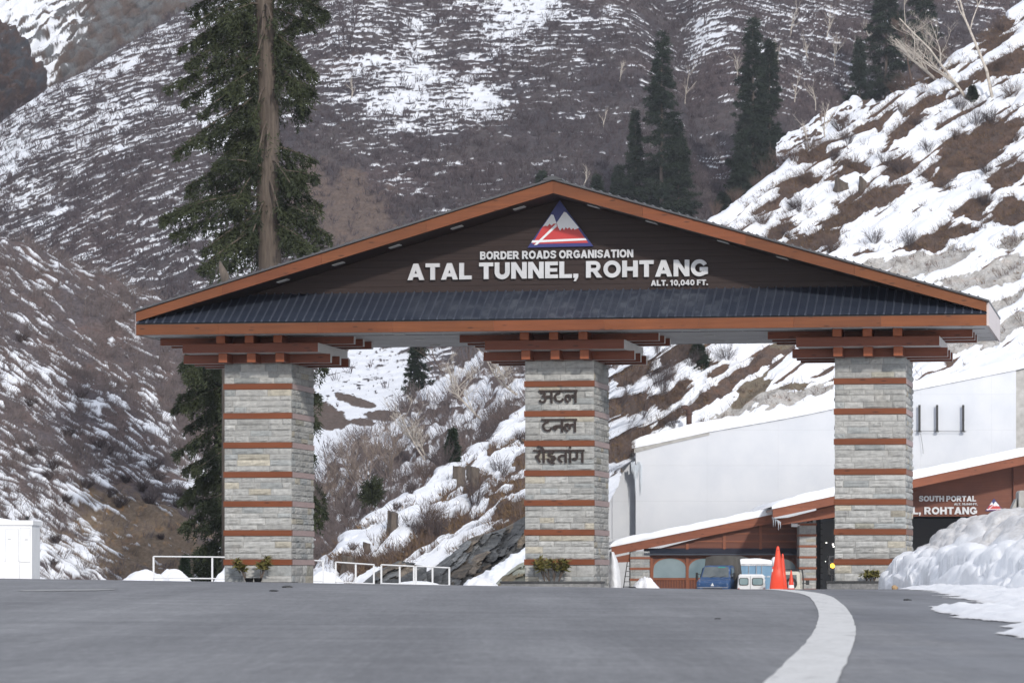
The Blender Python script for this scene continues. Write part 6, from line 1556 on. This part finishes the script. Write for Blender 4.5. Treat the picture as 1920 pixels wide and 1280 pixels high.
m = MB(); m.box(-.82, .82, -.14, 0, .42, .55); m.build('bumper', M['black'], jp)
# ================================================================ CONES
M['cone'] = noisy('orange_red_plastic', (.66, .045, .018), (.76, .075, .03), 3, rough=.45, bump=.02, dirt=(6, .6, .75, (.2, .03, .02)))
M['cone_dark'] = base_mat('cone_slot', (.16, .015, .01), .6)[0]
def cone(px, pyt, d, label, wide, band=None, H=None, hole=True, flat=.55, rot=0):
    q = P(px, 1108, d); g_ = float(gz(q[0], d)); H = CZ+(HZ-pyt)/F*d-g_
    r_ = empty('traffic_cone', (q[0], d, g_), rot, label, 'traffic cone'); m = MB(); n = 20; W = wide/F*d/2
    prof = [(0.0, 1.12), (.03, 1.12), (.035, 1.03), (.5, .63), (.92, .25), (.965, .2), (.99, .12), (1.0, .03)]
    vs = [(W*k*np.sign(cos(2*pi*j/n))*abs(cos(2*pi*j/n))**.8, W*flat*(1.3 if k > 1.1 else 1)*k*np.sign(sin(2*pi*j/n))*abs(sin(2*pi*j/n))**.8, z*H) for z, k in prof for j in range(n)]
    fs = [(i*n+j, i*n+(j+1) % n, (i+1)*n+(j+1) % n, (i+1)*n+j) for i in range(len(prof)-1) for j in range(n)]+[tuple(range((len(prof)-1)*n, len(prof)*n))]
    m.add(vs, fs); c = m.build('cone_body', M['cone'], r_, True)
    c.data.polygons.foreach_set('use_smooth', [True]*len(c.data.polygons))
    if band:
        z0, z1 = ((CZ+(HZ-y)/F*d-g_)/H for y in band); k0, k1 = np.interp([z1, z0], [p[0] for p in prof], [p[1] for p in prof])[::-1]
        m = MB(); vs = [(W*1.04*k*np.sign(cos(2*pi*j/n))*abs(cos(2*pi*j/n))**.8, W*flat*1.04*k*np.sign(sin(2*pi*j/n))*abs(sin(2*pi*j/n))**.8, z*H) for z, k in ((z0, k0), (z1, k1)) for j in range(n)]
        m.add(vs, [(j, (j+1) % n, n+(j+1) % n, n+j) for j in range(n)]); m.build('white_band', M['white'], c, True)
    if hole:
        m = MB(); m.disc((0, -W*flat*.235, H*.905), W*.07, thick=.01); m.build('tip_hole', M['cone_dark'], c)
        m = MB(); m.prism([(-.02*W, .36*H), (.16*W, .26*H), (.05*W, .42*H), (-.06*W, .53*H)], -W*flat*.66, -W*flat*.6); m.build('slot', M['cone_dark'], c)
    return r_
cone(1458.5, 1023, 74., 'tall red plastic cone with a slotted face, the largest and nearest of the cones', 27)
cone(1467.5, 1037, 76., 'tall red plastic cone half hidden behind the largest cone', 17)
cone(1483.5, 1068, 78., 'small orange cone with a wide white band right of the tall cones', 11.5, (1096, 1102), hole=False, flat=1)
cone(1449.5, 1061, 79.5, 'small orange cone with a white collar showing behind the left edge of the tall cone', 13, (1066, 1071.5), hole=False, flat=1)
# ================================================================ RAILINGS
def railing(segs, d, label, post_px, top, bot, dz=0):
    x0 = P(segs[0], 1090, d)[0]; r_ = empty('railing', (x0, d, float(gz(x0, d))-.2), 0, label, 'railing'); z0 = r_.location.z
    xs = [P(p, 0, d)[0]-x0 for p in post_px]; zt = [P(0, np.interp(p, segs, top), d)[2]-z0 for p in post_px]
    for x, z in zip(xs, zt):
        m = MB(); m.box(x-.026, x+.026, -.026, .026, -.3, z); m.build('post', M['rail'], r_)
    for row, nm in ((top, 'top_rail'), (bot, 'bottom_rail')):
        m = MB(); m.tube([(P(p, 0, d)[0]-x0, -.03, P(0, y, d)[2]-z0) for p, y in zip(segs, row)], .022, 6); m.build(nm, M['rail'], r_)
railing((288, 398, 425), 112, 'white tube railing left of the left pillar', (288, 398), (1042.5, 1043.5, 1044), (1083, 1084, 1084))
railing((580, 606), 112, 'short white railing end touching the right side of the left pillar', (606,), (1049.5, 1051), (1088, 1089))
railing((629, 702), 114, 'white railing panel, leftmost of the three between the pillars', (629.5, 667, 701), (1053, 1058), (1090, 1094))
railing((715, 777), 112, 'white railing panel, middle one of the three between the pillars', (715, 749.5, 776), (1058, 1061), (1093, 1095))
railing((779.5, 844), 112.2, 'white railing panel, rightmost of the three between the pillars', (780, 811, 842.5), (1060.5, 1064), (1095, 1097))
# ================================================================ CABINET
d = 118.; q = P(30, 1100, d); cb = empty('white_cabinet', (q[0], d, float(gz(q[0], d))-.3), 0, 'white sheet metal cabin with a flat roof at the left edge of the road', 'cabin'); z0 = cb.location.z
def CB(px, py): a = P(px, py, d); return a[0]-q[0], a[2]-z0
a, zt = CB(-60, 982); b, _ = CB(60, 982); m = MB(); m.box(a, b, 0, 2.0, -.3, zt); sh = m.build('shell', M['white'], cb, bevel=.01)
a2, z1 = CB(-64, 975); b2, z2 = CB(62.5, 983); m = MB(); m.box(a2, b2, -.06, 2.08, z2-.02, z1); m.build('roof_edge', M['white'], cb, bevel=.015)
for (x0, x1, y0, y1) in ((11, 34, 992, 1053), (38, 56, 990, 1053), (8, 36, 1052, 1092)):
    u0, w1 = CB(x0, y0); u1, w0 = CB(x1, y1); m = MB(); m.box(u0, u1, -.02, -.001, w0, w1); p_ = m.build('door_panel', M['white'], sh, bevel=.006); m = MB(); g_ = .012; m.box(u0-g_, u1+g_, -.006, -.0005, w0-g_, w1+g_); m.build('door_seam', M['chrome'], sh)
for (x, y) in ((18, 1010), (49.5, 1011)):
    u, w_ = CB(x, y); m = MB(); m.box(u-.05, u+.05, -.04, -.021, w_-.015, w_+.015); m.build('handle', M['chrome'], sh)
u, w_ = CB(50, 975); m = MB(); m.tube([(u, .1, w_-.02), (u, .1, w_+.05)], .03, 6); m.lathe([(.001, 0), (.05, .01), (.06, .06), (.03, .1), (.001, .11)], 10, u, .1); o = m.build('roof_knob', M['black'], cb)
for v in o.data.vertices:
    if v.co.z < .5: v.co.z += w_+.03
snow_cap('roof_snow', [(a2, z1-.01, .1), (CB(-20, 0)[0], z1-.01, .14), (CB(0, 0)[0], z1-.01, .08), (CB(20, 0)[0], z1-.01, .03)], .05, 2.0, cb, 31, amp=.01)
# ================================================================ PLANTERS, SHRUBS AT THE PILLARS
M['granite'] = noisy('planter_granite', (.15, .15, .15), (.30, .295, .29), 14, rough=.8, bump=.3, detail=9)
M['slab'] = noisy('planter_coping', (.035, .035, .038), (.07, .07, .07), 8, rough=.6)
def planter(i, lab, e=(.5, .42, .42), h=None):
    ua, ub = PILL[i]; uc = (ua+ub)/2; w0 = gw(uc, 0, 0)
    zt = h; r_ = empty('stone_planter', gw(uc, 0, -.3), -TH, lab, 'planter')
    l_, r2, f = e; hw = UW/2
    # curved front: polygon in (u,v)
    pl = [(-hw-l_, .2), (-hw-l_, -.12)]+[(-hw-l_+(2*hw+l_+r2)*k/10, -.2-f*sin(pi*min(1, max(0, .08+.84*k/10)))**.6) for k in range(11)]+[(hw+r2, -.12), (hw+r2, .2)]
    m = MB(); n = len(pl); vs = [(x, y, 0) for x, y in pl]+[(x, y, zt+.3-.045) for x, y in pl]
    m.add(vs, [tuple(range(n, 2*n))[::1]]+[(k, (k+1) % n, n+(k+1) % n, n+k) for k in range(n)]); m.build('planter_wall', M['granite'], r_)
    m = MB(); s = 1.015; vs = [(x*s, y*1.03-.01, zt+.3-.044) for x, y in pl]+[(x*s, y*1.03-.01, zt+.3) for x, y in pl]
    m.add(vs, [tuple(range(n, 2*n)), tuple(range(n-1, -1, -1))]+[(k, (k+1) % n, n+(k+1) % n, n+k) for k in range(n)]); m.build('coping', M['slab'], r_)
    return r_
zc = lambda i, py: gp((421, 1049, 1600)[i], py, -.5)[1]
planter(1, 'low grey granite planter around the base of the lettered pillar', (.52, .22, .5), zc(1, 1089))
planter(2, 'low grey granite planter at the foot of the right pillar, half buried in snow', (.16, .5, .45), zc(2, 1088.5))
planter(0, 'low dark edged planter sunk in the road at the left pillar', (.32, .1, .45), zc(0, 1090.5))
def rhodo(i, px0, px1, py0, pyb, seed, label, n=150, brown=.2, clumps=3, pots=False):
    u0 = gp((px0+px1)/2, pyb, -.42)[0]; zb = gp(px0, pyb, -.42)[1]; zt = gp(px0, py0, -.42)[1]; w = (px1-px0)/80/2
    r_ = empty('rhododendron', gw(u0, -.42, zb-.02), -TH, label, 'shrub'); rng = np.random.default_rng(seed); H = zt-zb
    st = MB(); B, Dv = [], []
    tips = []
    for k in range(clumps*4):
        c = (k % clumps)/(max(1, clumps-1))*2-1 if clumps > 1 else 0
        t_ = np.array([w*(.62*c+.38*rng.normal()*.6), .22*rng.normal()*.6, H*(.55+.4*rng.random())]); t_[0] = np.clip(t_[0], -w*.85, w*.85); b0 = np.array([w*.35*c, 0, 0]); mid_ = b0+(t_-b0)*.5+np.array([0, 0, .05]); st.tube([b0, mid_, t_], [.012, .009, .006], 5); tips += [t_, mid_+(t_-mid_)*.4]
    st.build('stems', M['darkbark'], r_)
    nl = n//len(tips)+1
    for t_ in tips:
        a = rng.random(nl)*2*pi; el = rng.uniform(-.5, .7, nl); B.append(np.repeat(t_[None], nl, 0)+rng.normal(size=(nl, 3))*.015); Dv.append(np.stack([np.cos(a)*np.cos(el), np.sin(a)*np.cos(el), np.sin(el)], 1))
    B = np.concatenate(B); Dv = np.concatenate(Dv); blades(B, Dv, .17*(.7+.5*rng.random(len(B))), .062, rng, 'leaves', M['leaf'], r_, side=np.stack([-Dv[:, 1], Dv[:, 0], Dv[:, 0]*.2], 1)+rng.normal(size=B.shape)*.3)
    if pots:
        for dx in (-.08, .12):
            m = MB(); m.lathe([(.001, 0), (.08, 0), (.1, .1), (.105, .1), (.09, .08), (.001, .08)], 12, dx, -.05); m.build('pot', M['black'], r_, True)
rhodo(0, 436, 514, 1042, 1089, 1, 'olive leafed rhododendron with brownish tips in black pots at the left pillar', 420, clumps=2, pots=True)
rhodo(1, 998, 1071, 1042, 1089, 2, 'dense olive rhododendron in the planter of the lettered pillar', 420, clumps=4)
rhodo(2, 1612, 1652, 1070, 1088, 3, 'low dry rhododendron in the planter of the right pillar', 130, clumps=3)
# ================================================================ SNOW HEAPS
def heap(name, px0, px1, pyt, pyb, d, seed, label, rough=.3, dirt=.1, depth=1.2, peak=.5):
    xa = P(px0, pyb, d)[0]; xb = P(px1, pyb, d)[0]; cx = (xa+xb)/2; rx = (xb-xa)/2; z0 = float(gz(cx, d))-.15; H = P(px0, pyt, d)[2]-z0
    nu, nv = 110, 70; U, Vv = np.meshgrid(np.linspace(-1.25, 1.25, nu), np.linspace(-1.25, 1.25, nv)); ph = np.arctan2(Vv, U)
    rr_ = np.hypot(U, Vv)*(1+.22*perlin(np.cos(ph)*1.7+seed, np.sin(ph)*1.7, seed)); sh = np.clip(1-rr_**2., 0, 1)
    X = cx+U*rx; Y = d+Vv*depth
    Hh = H*sh*(1+rough*.6*fbm(X*.9+seed, Y*.9, 3, seed)+rough*.45*np.abs(fbm(X*2.4, Y*2.4, 3, seed+3)))
    me = raw_mesh(name, np.stack([X-cx, Y-d, Hh], -1).reshape(-1, 3), grid_faces(nv, nu)[(rr_.ravel()[grid_faces(nv, nu)] < 1.12).all(1)], 4, True)
    add_float(me, 'dirt', np.clip(dirt+dirt*1.5*fbm(X*1.3, Y*1.3, 3, seed), 0, 1)); o = link(name, me, M['bank']); o.location = (cx, d, z0); return tag(o, label, 'snow heap')
heap('snow_heap', 1166, 1254, 1084, 1110, 205., 1, 'rounded lumpy snow heap in front of the portal building wing', .35, .12, 1.6)
heap('snow_heap', 196, 350, 1074, 1092, 122., 2, 'low smooth snow heap left of the white railing', .45, .02, 1.5)
heap('snow_heap', 270, 380, 1068, 1092, 124., 3, 'rounded snow heap behind the white railing', .4, .02, 1.2)
heap('snow_heap', 388, 480, 1062, 1092, 118., 4, 'snow heap tucked against the left side of the left pillar', .4, .02, 1.2)
heap('snow_heap', 855, 950, 1081, 1108, 116., 5, 'dirty snow heap beside the planter of the lettered pillar', .4, .25, 1.3)
heap('snow_heap', 565, 660, 1072, 1100, 118., 6, 'smooth snow heap right of the left pillar', .35, .02, 1.2)
heap('snow_heap', 700, 870, 1088, 1108, 119., 7, 'long low snow heap at the feet of the railing panels', .2, .05, 1.4)
# concrete marker behind the bank, pebble, dark scraps
d = 96.; q = P(1916, 1000, d); r_ = empty('concrete_post', (q[0], d, -.2), 0, 'chamfered grey concrete block rising behind the snow bank at the right edge', 'concrete block'); zt = P(0, 919, d)[2]+.2
m = MB(); m.prism([(-.12, -.3), (.5, -.3), (.5, zt), (-.04, zt), (-.08, zt-.05)], 0, .6); m.build('block', M['conc'], r_, bevel=.02)
m = MB(); m.prism([(-.26, -.3), (-.121, -.3), (-.121, zt-.2), (-.15, zt-.25), (-.26, zt-.5)], .1, .55); m.build('buttress', M['conc'], r_, bevel=.02)
x, y = 8.05, 79.; m = MB(); rr = random.Random(2)
n = 8; vs = [(.05*k*cos(2*pi*j/n)*rr.uniform(.7, 1.2), .05*k*sin(2*pi*j/n)*rr.uniform(.7, 1.2), z) for z, k in ((0, .8), (.03, 1.1), (.055, .8), (.07, .3)) for j in range(n)]
q = P(1677, 1106, 62.); m.add(vs, [(i*n+j, i*n+(j+1) % n, (i+1)*n+(j+1) % n, (i+1)*n+j) for i in range(3) for j in range(n)]+[tuple(range(3*n, 4*n))])
o = m.build('pebble', noisy('tan_stone', (.3, .2, .1), (.45, .3, .16), 9)); o.location = (q[0], 62., float(gz(q[0], 62.))); tag(o, 'small tan stone on the asphalt at the toe of the snow bank', 'stone')

for k, (px, py, r_) in enumerate(((540, 1101, .05), (512, 1108, .035), (1186, 1101, .04), (1345, 1160, .018), (1700, 1125, .035), (1770, 1145, .02))):
    gx, gy = ground_hit(px, py); rr = random.Random(k+50); m = MB(); n = 7
    vs = [(r_*q*1.5*cos(2*pi*j/n)*rr.uniform(.6, 1.3), r_*q*sin(2*pi*j/n)*rr.uniform(.6, 1.3), z*r_) for z, q in ((-.1, .9), (.25, 1.), (.5, .5)) for j in range(n)]
    m.add(vs, [(i*n+j, i*n+(j+1) % n, (i+1)*n+(j+1) % n, (i+1)*n+j) for i in range(2) for j in range(n)]+[tuple(range(2*n, 3*n))])
    o = m.build('grit_chip', M['black']); o.location = (gx, gy, float(gz(gx, gy))); tag(o, 'tiny dark chip of grit lying on the grey asphalt', 'grit', 'dark grit chips scattered on the road')
# ================================================================ LIGHT, SKY, CAMERA
to_sun = np.array([.30, -1.05, .50]); to_sun /= np.linalg.norm(to_sun)
elev = math.asin(to_sun[2]); az = math.atan2(to_sun[0], to_sun[1])
w = bpy.data.worlds.new('World'); scene.world = w; w.use_nodes = True
t = NT(w); sky = t.new('ShaderNodeTexSky'); sky.sky_type = 'NISHITA'; sky.sun_disc = False
sky.sun_elevation = elev; sky.sun_rotation = az; sky.altitude = 3000; sky.air_density = 1.0; sky.dust_density = 3.0; sky.ozone_density = 1.0
veil = t.mix(.6, sky.outputs[0], (6.6, 6.7, 7.1))      # thin high cloud whitening the sky
t.link(veil, t.n['Background'].inputs[0]); t.n['Background'].inputs[1].default_value = .15
sl = bpy.data.lights.new('sun', 'SUN'); sl.energy = 2.2; sl.angle = radians(2.5); sl.color = (1, .95, .88)
so = bpy.data.objects.new('sun', sl); COL.objects.link(so)
from mathutils import Vector
so.rotation_euler = Vector(to_sun).to_track_quat('Z', 'Y').to_euler(); so.location = (30, -60, 80)
cam = bpy.data.cameras.new('camera'); co = bpy.data.objects.new('camera', cam); COL.objects.link(co)
co.location = (0, 0, CZ); co.rotation_euler = (pi/2, 0, 0)
cam.sensor_width = 36; cam.lens = F/1920*36; cam.shift_y = (HZ-640)/1920
cam.clip_start = .5; cam.clip_end = 6000
cam.dof.use_dof = True; cam.dof.focus_distance = 88; cam.dof.aperture_fstop = 9
scene.camera = co
scene.view_settings.view_transform = 'Standard'; scene.view_settings.look = 'None'
scene.view_settings.exposure = 0.22; scene.view_settings.gamma = 1
scene.cycles.use_denoising = True; scene.cycles.max_bounces = 6; scene.cycles.diffuse_bounces = 3

# thin mountain air between the gate and the far slopes
hz_ = MB(); hz_.box(-620, 620, -60, 960, -2.6, 215)
hm_ = bpy.data.materials.new('haze_air'); hm_.use_nodes = True; ht = NT(hm_); ht.n.remove(ht.n['Principled BSDF'])
pv = ht.new('ShaderNodeVolumePrincipled'); pv.inputs['Color'].default_value = (.86, .88, 1.0, 1); pv.inputs['Density'].default_value = .00013; pv.inputs['Anisotropy'].default_value = .1
ht.link(pv.outputs[0], ht.n['Material Output'].inputs['Volume'])
tag(hz_.build('haze', hm_), kind='stuff')
